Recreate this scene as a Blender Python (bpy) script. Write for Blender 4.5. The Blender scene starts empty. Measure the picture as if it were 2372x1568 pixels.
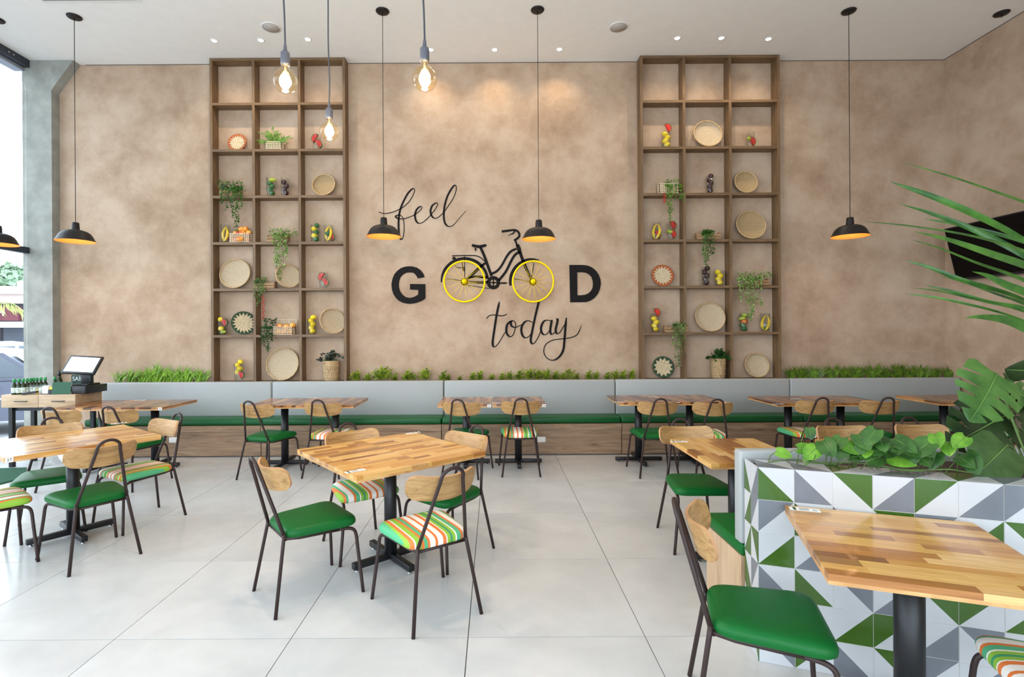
import bpy, bmesh, math, random
from mathutils import Vector, Matrix, Quaternion
R = math.radians
rnd = random.Random(7)
sc = bpy.context.scene
col = sc.collection

# ------------------------------------------------------------------ camera, sky, light, exposure
FPX, CXP, CYP, CAMZ, ROLL = 1195.0, 1145.0, 770.0, 1.55, R(0.35)
WALL_Y, CEIL, WALL_R, WALL_L, REAR_Y = 7.10, 5.265, 6.21, -6.30, -3.6
cam_d = bpy.data.cameras.new('camera')
cam_d.sensor_width = 36.0
cam_d.lens = FPX / 2372 * 36.0
cam_d.shift_x = (1186 - CXP) / 2372
cam_d.shift_y = -(784 - CYP) / 2372
cam_d.clip_start, cam_d.clip_end = 0.05, 400
cam = bpy.data.objects.new('camera', cam_d)
cam.location = (0, 0, CAMZ)
cam.rotation_euler = (R(90), ROLL, 0)
col.objects.link(cam)
sc.camera = cam

world = bpy.data.worlds.new('overcast_sky')
sc.world = world
world.use_nodes = True
bg = world.node_tree.nodes['Background']
bg.inputs['Color'].default_value = (0.76, 0.89, 1.0, 1)
bg.inputs['Strength'].default_value = 5.5

sc.view_settings.view_transform = 'Standard'
sc.view_settings.look = 'None'
sc.view_settings.exposure = 0.0
sc.view_settings.gamma = 1.0
sc.view_settings.use_curve_mapping = False
sc.cycles.use_denoising = True
sc.cycles.max_bounces = 12
sc.cycles.diffuse_bounces = 6
sc.cycles.transparent_max_bounces = 24
sc.cycles.caustics_reflective = False
sc.cycles.caustics_refractive = False

def portal(name, loc, rot, sx, sy):
    # sampling aid for the sky light that comes in through the glazed sides of the room (gives off nothing itself)
    d = bpy.data.lights.new(name, 'AREA')
    d.shape = 'RECTANGLE'; d.size, d.size_y = sx, sy
    d.cycles.is_portal = True
    o = bpy.data.objects.new(name, d)
    o.location = loc; o.rotation_euler = rot
    col.objects.link(o)
portal('street_window_portal', (WALL_L - 0.1, 1.75, 2.6), (0, R(-90), 0), 5.2, 10.6)
portal('entrance_window_portal', (-0.9, REAR_Y - 0.1, 1.9), (R(90), 0, 0), 9.8, 3.8)

WARM = (1.0, 0.79, 0.55)
SPOT_W, BULB_W, PEND_W = 32.0, 30.0, 2.3

# ------------------------------------------------------------------ picture frame -> place
def rot_uv(px, py):
    u, v = px - CXP, py - CYP
    c, s = math.cos(ROLL), math.sin(ROLL)
    return u * c - v * s, u * s + v * c
def P(px, py, Y):
    u, v = rot_uv(px, py)
    return Vector((u * Y / FPX, Y, CAMZ - v * Y / FPX))
def F(px, py, z=0.0):
    u, v = rot_uv(px, py)
    Y = (CAMZ - z) * FPX / v
    return Vector((u * Y / FPX, Y, z))

# ------------------------------------------------------------------ mesh helpers
class MB:
    def __init__(s):
        s.v, s.f, s.m, s.sm = [], [], [], []
    def add(s, vs, fs, mat=0, smooth=False, M=None):
        b = len(s.v)
        for p in vs:
            p = Vector(p)
            s.v.append(tuple(M @ p) if M is not None else tuple(p))
        for f in fs:
            s.f.append(tuple(b + i for i in f)); s.m.append(mat); s.sm.append(smooth)
        return s
    def box(s, x0, x1, y0, y1, z0, z1, mat=0, M=None):
        vs = [(x, y, z) for z in (z0, z1) for y in (y0, y1) for x in (x0, x1)]
        fs = [(0, 2, 3, 1), (4, 5, 7, 6), (0, 1, 5, 4), (2, 6, 7, 3), (0, 4, 6, 2), (1, 3, 7, 5)]
        return s.add(vs, fs, mat, False, M)
    def rbox(s, x0, x1, y0, y1, z0, z1, r=0.01, seg=2, mat=0, M=None):
        bm = bmesh.new()
        bmesh.ops.create_cube(bm, size=1.0)
        for v in bm.verts:
            v.co = Vector(((x0 + x1) / 2 + v.co.x * (x1 - x0), (y0 + y1) / 2 + v.co.y * (y1 - y0), (z0 + z1) / 2 + v.co.z * (z1 - z0)))
        bmesh.ops.bevel(bm, geom=list(bm.edges), offset=r, segments=seg, affect='EDGES', profile=0.5)
        bm.verts.ensure_lookup_table()
        s.add([v.co.copy() for v in bm.verts], [[v.index for v in f.verts] for f in bm.faces], mat, True, M)
        bm.free()
        return s
    def tube(s, pts, r, n=8, closed=False, mat=0, caps=True, M=None, flat=1.0):
        pts = [Vector(p) for p in pts]
        N = len(pts)
        rs = r if isinstance(r, (list, tuple)) else [r] * N
        T = []
        for i in range(N):
            if closed:
                d = pts[(i + 1) % N] - pts[i - 1]
            else:
                d = pts[min(i + 1, N - 1)] - pts[max(i - 1, 0)]
            T.append(d.normalized())
        up = Vector((0, 0, 1)) if abs(T[0].z) < 0.9 else Vector((1, 0, 0))
        a = T[0].cross(up).normalized()
        vs = []
        for i in range(N):
            if i:
                a = a - T[i] * a.dot(T[i])
                a.normalize()
            b = T[i].cross(a)
            for k in range(n):
                t = 2 * math.pi * k / n
                vs.append(pts[i] + (a * math.cos(t) + b * math.sin(t) * flat) * rs[i])
        fs = []
        for i in range(N if closed else N - 1):
            j = (i + 1) % N
            for k in range(n):
                l = (k + 1) % n
                fs.append((i * n + k, j * n + k, j * n + l, i * n + l))
        s.add(vs, fs, mat, True, M)
        if caps and not closed:
            b = len(s.v) - len(vs)
            s.f.append(tuple(b + k for k in range(n))); s.m.append(mat); s.sm.append(False)
            s.f.append(tuple(b + (N - 1) * n + k for k in reversed(range(n)))); s.m.append(mat); s.sm.append(False)
        return s
    def lathe(s, prof, n=24, mat=0, M=None, smooth=True):
        vs, fs, idx = [], [], []
        for r, z in prof:
            if r < 1e-6:
                idx.append([len(vs)]); vs.append((0, 0, z))
            else:
                idx.append(list(range(len(vs), len(vs) + n)))
                vs += [(r * math.cos(2 * math.pi * k / n), r * math.sin(2 * math.pi * k / n), z) for k in range(n)]
        for a, b in zip(idx[:-1], idx[1:]):
            if len(a) == 1 and len(b) == 1:
                continue
            for k in range(n):
                l = (k + 1) % n
                if len(a) == 1: fs.append((a[0], b[l], b[k]))
                elif len(b) == 1: fs.append((a[k], a[l], b[0]))
                else: fs.append((a[k], a[l], b[l], b[k]))
        return s.add(vs, fs, mat, smooth, M)
    def mesh(s, name, mats):
        me = bpy.data.meshes.new(name)
        me.from_pydata(s.v, [], s.f)
        for m in (mats if isinstance(mats, (list, tuple)) else [mats]):
            me.materials.append(m)
        me.polygons.foreach_set('material_index', s.m)
        me.polygons.foreach_set('use_smooth', s.sm)
        me.update()
        return me
    def build(s, name, mats, parent=None, loc=(0, 0, 0), rot=(0, 0, 0)):
        return ob(name, s.mesh(name, mats), parent, loc, rot)

def ob(name, me, parent=None, loc=(0, 0, 0), rot=(0, 0, 0), scale=None):
    o = bpy.data.objects.new(name, me)
    col.objects.link(o)
    if parent is not None: o.parent = parent
    o.location = loc; o.rotation_euler = rot
    if scale: o.scale = scale
    return o
def tag(o, label=None, cat=None, group=None, kind=None):
    if label: o['label'] = label
    if cat: o['category'] = cat
    if group: o['group'] = group
    if kind: o['kind'] = kind
    return o
def struct(o):
    o['kind'] = 'structure'
    return o
def thing(name, label, cat, loc=(0, 0, 0), rz=0.0, group=None, rot=None):
    o = bpy.data.objects.new(name, None)
    o.empty_display_size = 0.05
    col.objects.link(o)
    o.location = loc
    o.rotation_euler = rot if rot else (0, 0, rz)
    return tag(o, label, cat, group)
def kids(o):
    return [c for c in bpy.data.objects if c.parent == o]
def copy_tree(o, parent=None, tree=None):
    c = o.copy(); col.objects.link(c); c.parent = parent
    for ch in o.children: copy_tree(ch, c)
    return c
def catmull(pts, seg=6):
    pts = [Vector(p) for p in pts]
    if len(pts) < 3:
        return pts
    out = []
    Q = [pts[0] * 2 - pts[1]] + pts + [pts[-1] * 2 - pts[-2]]
    for i in range(1, len(Q) - 2):
        a, b, c, d = Q[i - 1], Q[i], Q[i + 1], Q[i + 2]
        for k in range(seg):
            t = k / seg
            out.append(0.5 * ((2 * b) + (c - a) * t + (2 * a - 5 * b + 4 * c - d) * t * t + (3 * b - a - 3 * c + d) * t ** 3))
    out.append(pts[-1])
    return out
def plate(mb, loops, fn, thick, mat=0):
    """flat cut-out with holes: 2-D loops, fn maps (x, y) to the place, thick goes towards -Y"""
    bm = bmesh.new()
    for lp in loops:
        vs = [bm.verts.new(fn(*p)) for p in lp]
        for i in range(len(vs)):
            bm.edges.new((vs[i - 1], vs[i]))
    bmesh.ops.triangle_fill(bm, edges=list(bm.edges), use_beauty=True)
    r = bmesh.ops.extrude_face_region(bm, geom=list(bm.faces))
    for g in r['geom']:
        if isinstance(g, bmesh.types.BMVert): g.co.y -= thick
    bmesh.ops.recalc_face_normals(bm, faces=list(bm.faces))
    bm.verts.index_update()
    bm.verts.ensure_lookup_table()
    mb.add([v.co.copy() for v in bm.verts], [[v.index for v in f.verts] for f in bm.faces], mat)
    bm.free()
def stroke(mb, pts, widths, fn, thick, seg=6, mat=0, smooth=True, lift=0.0):
    """a flat brush stroke or bar with varying width, standing `thick` proud of the wall"""
    p2 = [Vector((a, b, 0)) for a, b in pts]
    n0 = len(p2)
    if smooth and n0 > 2:
        q = catmull(p2, seg)
    else:
        q = p2
    N = len(q)
    vs = []
    for i in range(N):
        d = (q[min(i + 1, N - 1)] - q[max(i - 1, 0)])
        d = d.normalized() if d.length else Vector((1, 0, 0))
        nrm = Vector((-d.y, d.x, 0))
        if callable(widths):
            w = widths(i / (N - 1), d)
        elif isinstance(widths, (list, tuple)):
            t = i / (N - 1) * (len(widths) - 1); k = min(int(t), len(widths) - 2)
            w = widths[k] + (widths[k + 1] - widths[k]) * (t - k)
        else:
            w = widths
        for sgn in (1, -1):
            p = q[i] + nrm * (w / 2 * sgn)
            a = Vector(fn(p.x, p.y)); a.y -= lift
            vs += [a, a - Vector((0, thick, 0))]
    fs = []
    for i in range(N - 1):
        b, c = i * 4, i * 4 + 4
        fs += [(b + 1, b + 3, c + 3, c + 1), (b, c, c + 2, b + 2), (b, b + 1, c + 1, c), (b + 2, c + 2, c + 3, b + 3)]
    fs += [(0, 2, 3, 1), ((N - 1) * 4, (N - 1) * 4 + 1, (N - 1) * 4 + 3, (N - 1) * 4 + 2)]
    mb.add(vs, fs, mat)
def arc(cx, cy, r, a0, a1, n=24):
    return [(cx + r * math.cos(R(a0 + (a1 - a0) * i / n)), cy - r * math.sin(R(a0 + (a1 - a0) * i / n))) for i in range(n + 1)]
def text(name, body, size, mat, parent, loc, rot=(R(90), 0, 0), extrude=0.0005, align='CENTER'):
    c = bpy.data.curves.new(name, 'FONT')
    c.body = body; c.size = size; c.extrude = extrude
    c.align_x = align; c.align_y = 'CENTER'
    c.materials.append(mat)
    tmp = bpy.data.objects.new(name, c); col.objects.link(tmp)
    bpy.context.view_layer.update()
    me = bpy.data.meshes.new_from_object(tmp.evaluated_get(bpy.context.evaluated_depsgraph_get()))
    bpy.data.objects.remove(tmp)
    return ob(name, me, parent, loc, rot)

# ------------------------------------------------------------------ materials
def lin(c):
    return tuple(((x / 255) / 12.92 if x / 255 <= 0.04045 else ((x / 255 + 0.055) / 1.055) ** 2.4) for x in c[:3]) + (1,)
class NT:
    def __init__(s, name):
        s.mat = bpy.data.materials.new(name); s.mat.use_nodes = True
        s.t = s.mat.node_tree; s.b = s.t.nodes['Principled BSDF']; s.out = s.t.nodes['Material Output']
    def n(s, typ, **kw):
        x = s.t.nodes.new(typ)
        for k, v in kw.items(): setattr(x, k, v)
        return x
    def l(s, a, b): s.t.links.new(a, b)
    def set(s, **kw):
        for k, v in kw.items(): s.b.inputs[k.replace('_', ' ')].default_value = v
    def ramp(s, stops, interp='LINEAR'):
        r = s.n('ShaderNodeValToRGB'); r.color_ramp.interpolation = interp
        e = r.color_ramp.elements
        while len(e) < len(stops): e.new(0.5)
        for el, (p, c) in zip(e, stops): el.position = p; el.color = lin(c)
        return r
    def coords(s, scale=(1, 1, 1), rand=0.0, kind='Object'):
        tc = s.n('ShaderNodeTexCoord'); mp = s.n('ShaderNodeMapping')
        mp.inputs['Scale'].default_value = scale
        s.l(tc.outputs[kind], mp.inputs['Vector'])
        o = mp.outputs['Vector']
        if rand:
            oi = s.n('ShaderNodeObjectInfo'); m = s.n('ShaderNodeMath', operation='MULTIPLY'); m.inputs[1].default_value = rand
            s.l(oi.outputs['Random'], m.inputs[0])
            ad = s.n('ShaderNodeVectorMath', operation='ADD')
            s.l(o, ad.inputs[0]); s.l(m.outputs[0], ad.inputs[1]); o = ad.outputs[0]
        return o
    def noise(s, vec, scale, detail=4, rough=0.55, dist=0.0):
        x = s.n('ShaderNodeTexNoise'); x.inputs['Scale'].default_value = scale; x.inputs['Detail'].default_value = detail
        x.inputs['Roughness'].default_value = rough; x.inputs['Distortion'].default_value = dist
        s.l(vec, x.inputs['Vector']); return x.outputs['Fac']
    def bump(s, h, strength, dist=0.01):
        b = s.n('ShaderNodeBump'); b.inputs['Strength'].default_value = strength; b.inputs['Distance'].default_value = dist
        s.l(h, b.inputs['Height']); s.l(b.outputs['Normal'], s.b.inputs['Normal'])
def plain(name, c, rough=0.5, metal=0.0, spec=0.5, var=0.0, vs=8.0, bump=0.0, bs=60.0, coat=0.0):
    m = NT(name); m.set(Roughness=rough, Metallic=metal, Specular_IOR_Level=spec, Coat_Weight=coat)
    co = m.coords(rand=5.0)
    d = tuple(max(0, x * (1 - var)) for x in c); e = tuple(min(255, x * (1 + var * 0.6)) for x in c)
    r = m.ramp([(0.3, d), (0.7, e)])
    m.l(m.noise(co, vs, 4), r.inputs['Fac']); m.l(r.outputs['Color'], m.b.inputs['Base Color'])
    if bump: m.bump(m.noise(co, bs, 3), bump, 0.004)
    return m.mat
def wood(name, cols, scale, rough=0.5, rand=40.0, bump=0.08, pos=(0.25, 0.5, 0.75), tone=None, dist=0.8, coat=0.0):
    """grain runs along the axis with the small scale value; tone = ramp picked per piece"""
    m = NT(name); m.set(Roughness=rough, Coat_Weight=coat, Coat_Roughness=0.12)
    co = m.coords(scale, rand)
    g = m.noise(co, 1.0, 6, 0.6, dist)
    r = m.ramp([(p, c) for p, c in zip(pos, cols)])
    m.l(g, r.inputs['Fac']); out = r.outputs['Color']
    if tone:
        oi = m.n('ShaderNodeObjectInfo'); t = m.ramp(tone)
        m.l(oi.outputs['Random'], t.inputs['Fac'])
        mx = m.n('ShaderNodeMix', data_type='RGBA', blend_type='MULTIPLY'); mx.inputs[0].default_value = 1.0
        m.l(out, mx.inputs[6]); m.l(t.outputs['Color'], mx.inputs[7]); out = mx.outputs[2]
    m.l(out, m.b.inputs['Base Color'])
    if bump: m.bump(g, bump, 0.004)
    return m.mat
def glass(name, tint=(1, 1, 1), refl=0.10, rough=0.02, fres=True):
    m = NT(name); t = m.t; t.nodes.remove(m.b)
    tr = m.n('ShaderNodeBsdfTransparent'); tr.inputs['Color'].default_value = tint + (1,)
    gl = m.n('ShaderNodeBsdfGlossy'); gl.inputs['Roughness'].default_value = rough
    mx = m.n('ShaderNodeMixShader'); lw = m.n('ShaderNodeLayerWeight'); pw = m.n('ShaderNodeMath', operation='POWER'); pw.inputs[1].default_value = 4.0
    ma = m.n('ShaderNodeMath', operation='MULTIPLY_ADD'); ma.inputs[1].default_value = 0.75; ma.inputs[2].default_value = 0.035
    m.l(lw.outputs['Facing'], pw.inputs[0]); m.l(pw.outputs[0], ma.inputs[0])
    if fres: m.l(ma.outputs[0], mx.inputs[0])
    else: mx.inputs[0].default_value = refl
    m.l(tr.outputs[0], mx.inputs[1]); m.l(gl.outputs[0], mx.inputs[2]); m.l(mx.outputs[0], m.out.inputs['Surface'])
    return m.mat
def glow(name, c, strength):
    m = NT(name); m.set(Emission_Color=lin(c), Emission_Strength=strength, Base_Color=lin(c)); return m.mat

M = {}
def plaster(name, c1, c2, c3):
    m = NT(name); m.set(Roughness=0.85, Specular_IOR_Level=0.25)
    co = m.coords((1, 1, 1))
    a = m.noise(co, 1.7, 10, 0.66, 0.12); b = m.noise(co, 0.5, 3, 0.5); f = m.noise(co, 38, 4, 0.6)
    ma = m.n('ShaderNodeMath', operation='MULTIPLY_ADD'); ma.inputs[1].default_value = 0.35; m.l(b, ma.inputs[0]); m.l(a, ma.inputs[2])
    mb = m.n('ShaderNodeMath', operation='MULTIPLY_ADD'); mb.inputs[1].default_value = 0.10; m.l(f, mb.inputs[0]); m.l(ma.outputs[0], mb.inputs[2])
    r = m.ramp([(0.48, c1), (0.70, c2), (0.94, c3)])
    m.l(mb.outputs[0], r.inputs['Fac']); m.l(r.outputs['Color'], m.b.inputs['Base Color'])
    m.bump(f, 0.12, 0.01)
    return m.mat
M['plaster'] = plaster('ochre_plaster', (152, 126, 103), (179, 154, 131), (199, 177, 156))
M['ceiling'] = plain('ceiling_white', (242, 240, 235), 0.9, var=0.01)
M['concrete'] = plain('raw_concrete', (152, 153, 146), 0.85, var=0.12, vs=5, bump=0.15, bs=30)
M['tile_floor'] = None
m = NT('grey_porcelain'); m.set(Roughness=0.38, Specular_IOR_Level=0.45)
co = m.coords((1, 1, 1), 30.0)
a = m.noise(co, 2.2, 7, 0.6, 0.4)
r = m.ramp([(0.3, (194, 195, 196)), (0.55, (205, 206, 207)), (0.75, (213, 214, 215))])
m.l(a, r.inputs['Fac']); m.l(r.outputs['Color'], m.b.inputs['Base Color'])
r2 = m.ramp([(0.3, (112, 112, 112)), (0.7, (138, 138, 138))]); m.l(m.noise(co, 9, 4), r2.inputs['Fac']); m.l(r2.outputs['Color'], m.b.inputs['Roughness'])
M['tile_floor'] = m.mat
M['grout_dark'] = plain('floor_joint', (96, 90, 84), 0.9)
M['white_trim'] = plain('white_trim', (232, 230, 226), 0.6)
M['alum'] = plain('dark_aluminium', (58, 62, 70), 0.45, 0.3)
M['alum_lt'] = plain('grey_aluminium', (150, 156, 166), 0.5, 0.2)
M['glass'] = glass('window_glass')
M['tumbler'] = glass('tumbler_glass', (0.97, 0.985, 0.98), rough=0.03)
M['amber'] = glass('amber_glass', (1.0, 0.93, 0.76), rough=0.02)
M['shelf_wood'] = wood('walnut_laminate', [(84, 62, 40), (114, 88, 60), (134, 106, 74)], (3, 40, 40), 0.5)
M['shelf_wood_v'] = wood('walnut_laminate_upright', [(84, 62, 40), (114, 88, 60), (134, 106, 74)], (40, 40, 3), 0.5)
M['bench_wood'] = wood('rustic_oak', [(106, 82, 62), (150, 122, 96), (172, 145, 118)], (1.6, 14, 16), 0.6, dist=1.6)
M['bench_wood_lt'] = wood('pale_oak', [(170, 138, 108), (196, 166, 134), (210, 184, 152)], (14, 14, 1.6), 0.6, dist=1.2)
M['counter_wood'] = wood('counter_oak', [(158, 128, 98), (188, 160, 128), (202, 176, 146)], (2, 20, 20), 0.55)
M['stave'] = wood('acacia_stave', [(214, 190, 160), (238, 220, 190), (255, 246, 226)], (1.6, 5, 3), 0.28, rand=60, bump=0.03,
    tone=[(0.0, (240, 208, 148)), (0.3, (228, 186, 116)), (0.5, (216, 168, 100)), (0.68, (188, 134, 76)), (0.84, (142, 94, 54)), (0.9, (238, 202, 148)), (1.0, (244, 214, 164))], coat=0.35)
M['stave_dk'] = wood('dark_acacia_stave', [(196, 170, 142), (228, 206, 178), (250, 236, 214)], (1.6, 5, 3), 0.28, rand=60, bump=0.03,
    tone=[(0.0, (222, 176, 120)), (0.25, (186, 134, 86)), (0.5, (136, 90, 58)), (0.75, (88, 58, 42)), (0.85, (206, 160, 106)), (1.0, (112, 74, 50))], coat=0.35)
M['stave_core'] = wood('stave_underlayer', [(168, 116, 70), (204, 154, 98), (228, 186, 130)], (6, 6, 20), 0.4)
M['ply'] = wood('oak_veneer', [(136, 98, 54), (174, 134, 84), (194, 156, 104)], (2.2, 26, 40), 0.42, rand=30, dist=1.2)
M['ply_edge'] = plain('ply_edge', (186, 140, 100), 0.6)
M['tube'] = plain('dark_brown_steel', (54, 40, 38), 0.45, 0.1, spec=0.35)
M['black_metal'] = plain('black_powder_coat', (26, 27, 30), 0.42, 0.2)
M['chrome'] = plain('chrome', (210, 214, 218), 0.2, 1.0)
M['green_vinyl'] = plain('green_vinyl', (10, 94, 38), 0.42, spec=0.22, var=0.06, vs=3, bump=0.05, bs=220)
M['bench_green'] = plain('bench_green_vinyl', (14, 88, 42), 0.38, spec=0.35, var=0.06, vs=2, bump=0.05, bs=160)
M['grey_vinyl'] = plain('grey_vinyl', (162, 165, 165), 0.5, var=0.02, vs=1.5, bump=0.04, bs=160)
m = NT('striped_canvas'); m.set(Roughness=0.7, Specular_IOR_Level=0.3)
TE, LI, OR, WH, GR = (88, 176, 128), (142, 186, 66), (226, 122, 62), (240, 234, 226), (66, 150, 104)
seq = [(TE, 3), (LI, 1.6), (OR, 2), (WH, .8), (LI, 3), (OR, 1.6), (TE, 2.4), (OR, 1.4), (WH, 3.6), (OR, 1.6), (WH, 3.6), (OR, 2.2), (WH, .8), (LI, 2), (GR, 1.6), (LI, 2),
       (WH, .9), (TE, 3), (OR, 1.8), (WH, 4), (TE, 1.6), (OR, 1.4), (LI, 2)]
tot = sum(w for _, w in seq); acc = 0; stops = []
for c, w in seq: stops.append((acc / tot, c)); acc += w
r = m.ramp(stops, 'CONSTANT')
tc = m.n('ShaderNodeTexCoord'); sx = m.n('ShaderNodeSeparateXYZ'); m.l(tc.outputs['Generated'], sx.inputs[0]); m.l(sx.outputs['X'], r.inputs['Fac'])
m.l(r.outputs['Color'], m.b.inputs['Base Color']); m.bump(m.noise(m.coords(), 300, 2), 0.1, 0.002)
M['stripe'] = m.mat
M['tile_white'] = plain('glazed_white', (194, 195, 198), 0.15, spec=0.35, var=0.015)
M['tile_green'] = plain('glazed_olive_green', (64, 96, 34), 0.15, spec=0.35, var=0.05)
M['tile_grey'] = plain('glazed_slate_grey', (114, 118, 126), 0.15, spec=0.35, var=0.05)
M['grout'] = plain('white_grout', (222, 219, 214), 0.85, var=0.03)
M['soil'] = plain('potting_soil', (62, 48, 38), 0.95, var=0.3, vs=40, bump=0.4, bs=60)
M['sign_black'] = plain('black_paint', (24, 21, 20), 0.7, spec=0.15)
M['yellow'] = plain('yellow_paint', (255, 220, 0), 0.55, var=0.01, spec=0.2)
M['lamp_black'] = plain('lamp_black', (36, 32, 31), 0.45, 0.1, spec=0.3)
M['lamp_orange'] = plain('lamp_inner_orange', (250, 158, 72), 0.6)
M['cord'] = plain('grey_cord', (62, 66, 72), 0.6)
M['socket'] = plain('pewter_socket', (104, 106, 116), 0.35, 0.6)
M['glow_fil'] = glow('filament', (255, 214, 150), 60.0)
M['glow_down'] = glow('downlight_led', (255, 240, 214), 30.0)
M['glow_lamp'] = glow('lamp_bulb', (255, 214, 150), 6.0)
M['speaker'] = plain('speaker_grille', (190, 184, 178), 0.8, bump=0.2, bs=600)
M['screen_black'] = plain('screen_black', (9, 5, 5), 0.5, spec=0.12)
M['plastic_black'] = plain('black_plastic', (28, 29, 33), 0.4)
M['paper'] = plain('white_paper', (238, 238, 236), 0.6)
M['print_grey'] = plain('grey_print', (120, 124, 124), 0.7)
M['print_green'] = plain('green_print', (34, 84, 60), 0.6)
M['print_black'] = plain('black_print', (24, 24, 26), 0.6)
M['outlet'] = plain('outlet_white', (232, 230, 226), 0.4)
def weave(name, c1, c2, c3):
    m = NT(name); m.set(Roughness=0.75, Specular_IOR_Level=0.3)
    co = m.coords((1, 1, 1), 3.0)
    w = m.n('ShaderNodeTexWave'); w.wave_type = 'BANDS'; w.bands_direction = 'DIAGONAL'; w.inputs['Scale'].default_value = 26; w.inputs['Distortion'].default_value = 3.0
    m.l(co, w.inputs['Vector'])
    ch = m.n('ShaderNodeTexBrick'); ch.inputs['Scale'].default_value = 34; ch.inputs['Mortar Size'].default_value = 0.03
    ch.inputs['Color1'].default_value = (1, 1, 1, 1); ch.inputs['Color2'].default_value = (.55, .55, .55, 1); ch.inputs['Mortar'].default_value = (0, 0, 0, 1)
    m.l(co, ch.inputs['Vector'])
    mx = m.n('ShaderNodeMix', data_type='RGBA'); mx.inputs[0].default_value = 0.5
    m.l(w.outputs['Color'], mx.inputs[6]); m.l(ch.outputs['Color'], mx.inputs[7])
    bw = m.n('ShaderNodeRGBToBW'); m.l(mx.outputs[2], bw.inputs[0])
    r = m.ramp([(0.1, c1), (0.45, c2), (0.8, c3)]); m.l(bw.outputs[0], r.inputs['Fac']); m.l(r.outputs['Color'], m.b.inputs['Base Color'])
    m.bump(bw.outputs[0], 0.35, 0.004)
    return m.mat
M['straw'] = weave('woven_straw', (140, 118, 88), (192, 172, 142), (214, 198, 172))
M['straw_dk'] = weave('woven_rush', (112, 90, 60), (168, 142, 104), (196, 170, 130))
M['straw_rim'] = plain('straw_rim', (196, 166, 122), 0.75, var=0.15, vs=60, bump=0.3, bs=120)
M['raffia_cream'] = plain('cream_raffia', (206, 188, 154), 0.8, var=0.1, vs=40, bump=0.3, bs=140)
M['raffia_orange'] = plain('rust_raffia', (176, 92, 48), 0.8, var=0.12, vs=50, bump=0.3, bs=140)
M['raffia_green'] = plain('dark_green_raffia', (52, 76, 52), 0.8, var=0.12, vs=50, bump=0.3, bs=140)
M['rattan'] = plain('cream_rattan', (226, 208, 176), 0.7, var=0.08, vs=40)
M['crate'] = wood('crate_pine', [(120, 92, 62), (156, 122, 86), (176, 144, 104)], (6, 60, 60), 0.7)
M['lemon'] = plain('lemon_skin', (246, 212, 36), 0.4, var=0.04, bump=0.15, bs=160)
M['lime'] = plain('lime_skin', (44, 104, 46), 0.35, var=0.2, vs=30, bump=0.1, bs=160)
M['plum'] = plain('plum_skin', (62, 28, 38), 0.25, var=0.25, vs=20)
M['banana'] = plain('banana_skin', (240, 200, 46), 0.45, var=0.06, vs=20)
m = NT('mango_skin'); m.set(Roughness=0.35); r = m.ramp([(0.4, (206, 66, 34)), (0.6, (244, 176, 70))]); m.l(m.noise(m.coords(rand=9.0), 14, 2), r.inputs['Fac']); m.l(r.outputs['Color'], m.b.inputs['Base Color'])
M['mango'] = m.mat
M['melon_red'] = plain('melon_flesh', (214, 52, 48), 0.4, var=0.06)
M['melon_rind'] = plain('melon_rind', (52, 104, 52), 0.4, var=0.2, vs=40)
M['starfruit'] = plain('starfruit_skin', (176, 190, 56), 0.35, var=0.1)
M['chili'] = plain('chili_skin', (186, 24, 26), 0.3)
def leafmat(name, c1, c2, rough=0.4, vs=14):
    m = NT(name); m.set(Roughness=rough, Specular_IOR_Level=0.45)
    co = m.coords(rand=9.0); r = m.ramp([(0.32, c1), (0.68, c2)])
    m.l(m.noise(co, vs, 3), r.inputs['Fac']); m.l(r.outputs['Color'], m.b.inputs['Base Color'])
    tr = m.n('ShaderNodeBsdfTranslucent'); m.l(r.outputs['Color'], tr.inputs['Color'])
    mx = m.n('ShaderNodeMixShader'); mx.inputs[0].default_value = 0.12
    m.l(m.b.outputs[0], mx.inputs[1]); m.l(tr.outputs[0], mx.inputs[2]); m.l(mx.outputs[0], m.out.inputs['Surface'])
    return m.mat
M['grass'] = leafmat('artificial_grass', (70, 118, 22), (156, 200, 56))
M['grass_dk'] = leafmat('dark_artificial_grass', (52, 88, 20), (122, 154, 46))
M['leafy'] = leafmat('leafy_tuft', (62, 96, 20), (172, 196, 52))
M['ivy'] = leafmat('ivy_leaf', (26, 70, 22), (84, 134, 44))
M['ivy_lt'] = leafmat('pale_ivy_leaf', (70, 116, 46), (176, 196, 116), vs=40)
M['herb'] = leafmat('herb_leaf', (66, 98, 48), (140, 162, 90))
M['fern'] = leafmat('fern_leaf', (60, 110, 34), (130, 168, 62))
M['begonia'] = leafmat('dark_begonia_leaf', (46, 30, 34), (84, 104, 90), vs=26)
M['glossy_dark'] = leafmat('glossy_dark_leaf', (24, 62, 26), (52, 98, 44), 0.3)
M['pothos'] = leafmat('pothos_leaf', (30, 64, 24), (66, 108, 44), 0.3)
M['pothos_lt'] = leafmat('young_pothos_leaf', (62, 116, 28), (118, 168, 54), 0.3)
M['monstera'] = leafmat('monstera_leaf', (48, 88, 36), (88, 128, 60), 0.3, 9)
M['monstera_dk'] = leafmat('old_monstera_leaf', (26, 44, 20), (54, 74, 38), 0.35, 9)
M['monstera_sheen'] = leafmat('sheen_monstera_leaf', (40, 70, 32), (76, 104, 56), 0.3, 9)  # lighter green puts the sheen of the lowest leaf into its colour
M['rib'] = plain('leaf_rib', (104, 140, 66), 0.5)
M['palm'] = leafmat('palm_leaf', (30, 74, 28), (78, 126, 46), 0.3, 10)
M['stem'] = plain('plant_stem', (92, 116, 58), 0.6, var=0.2)

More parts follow.
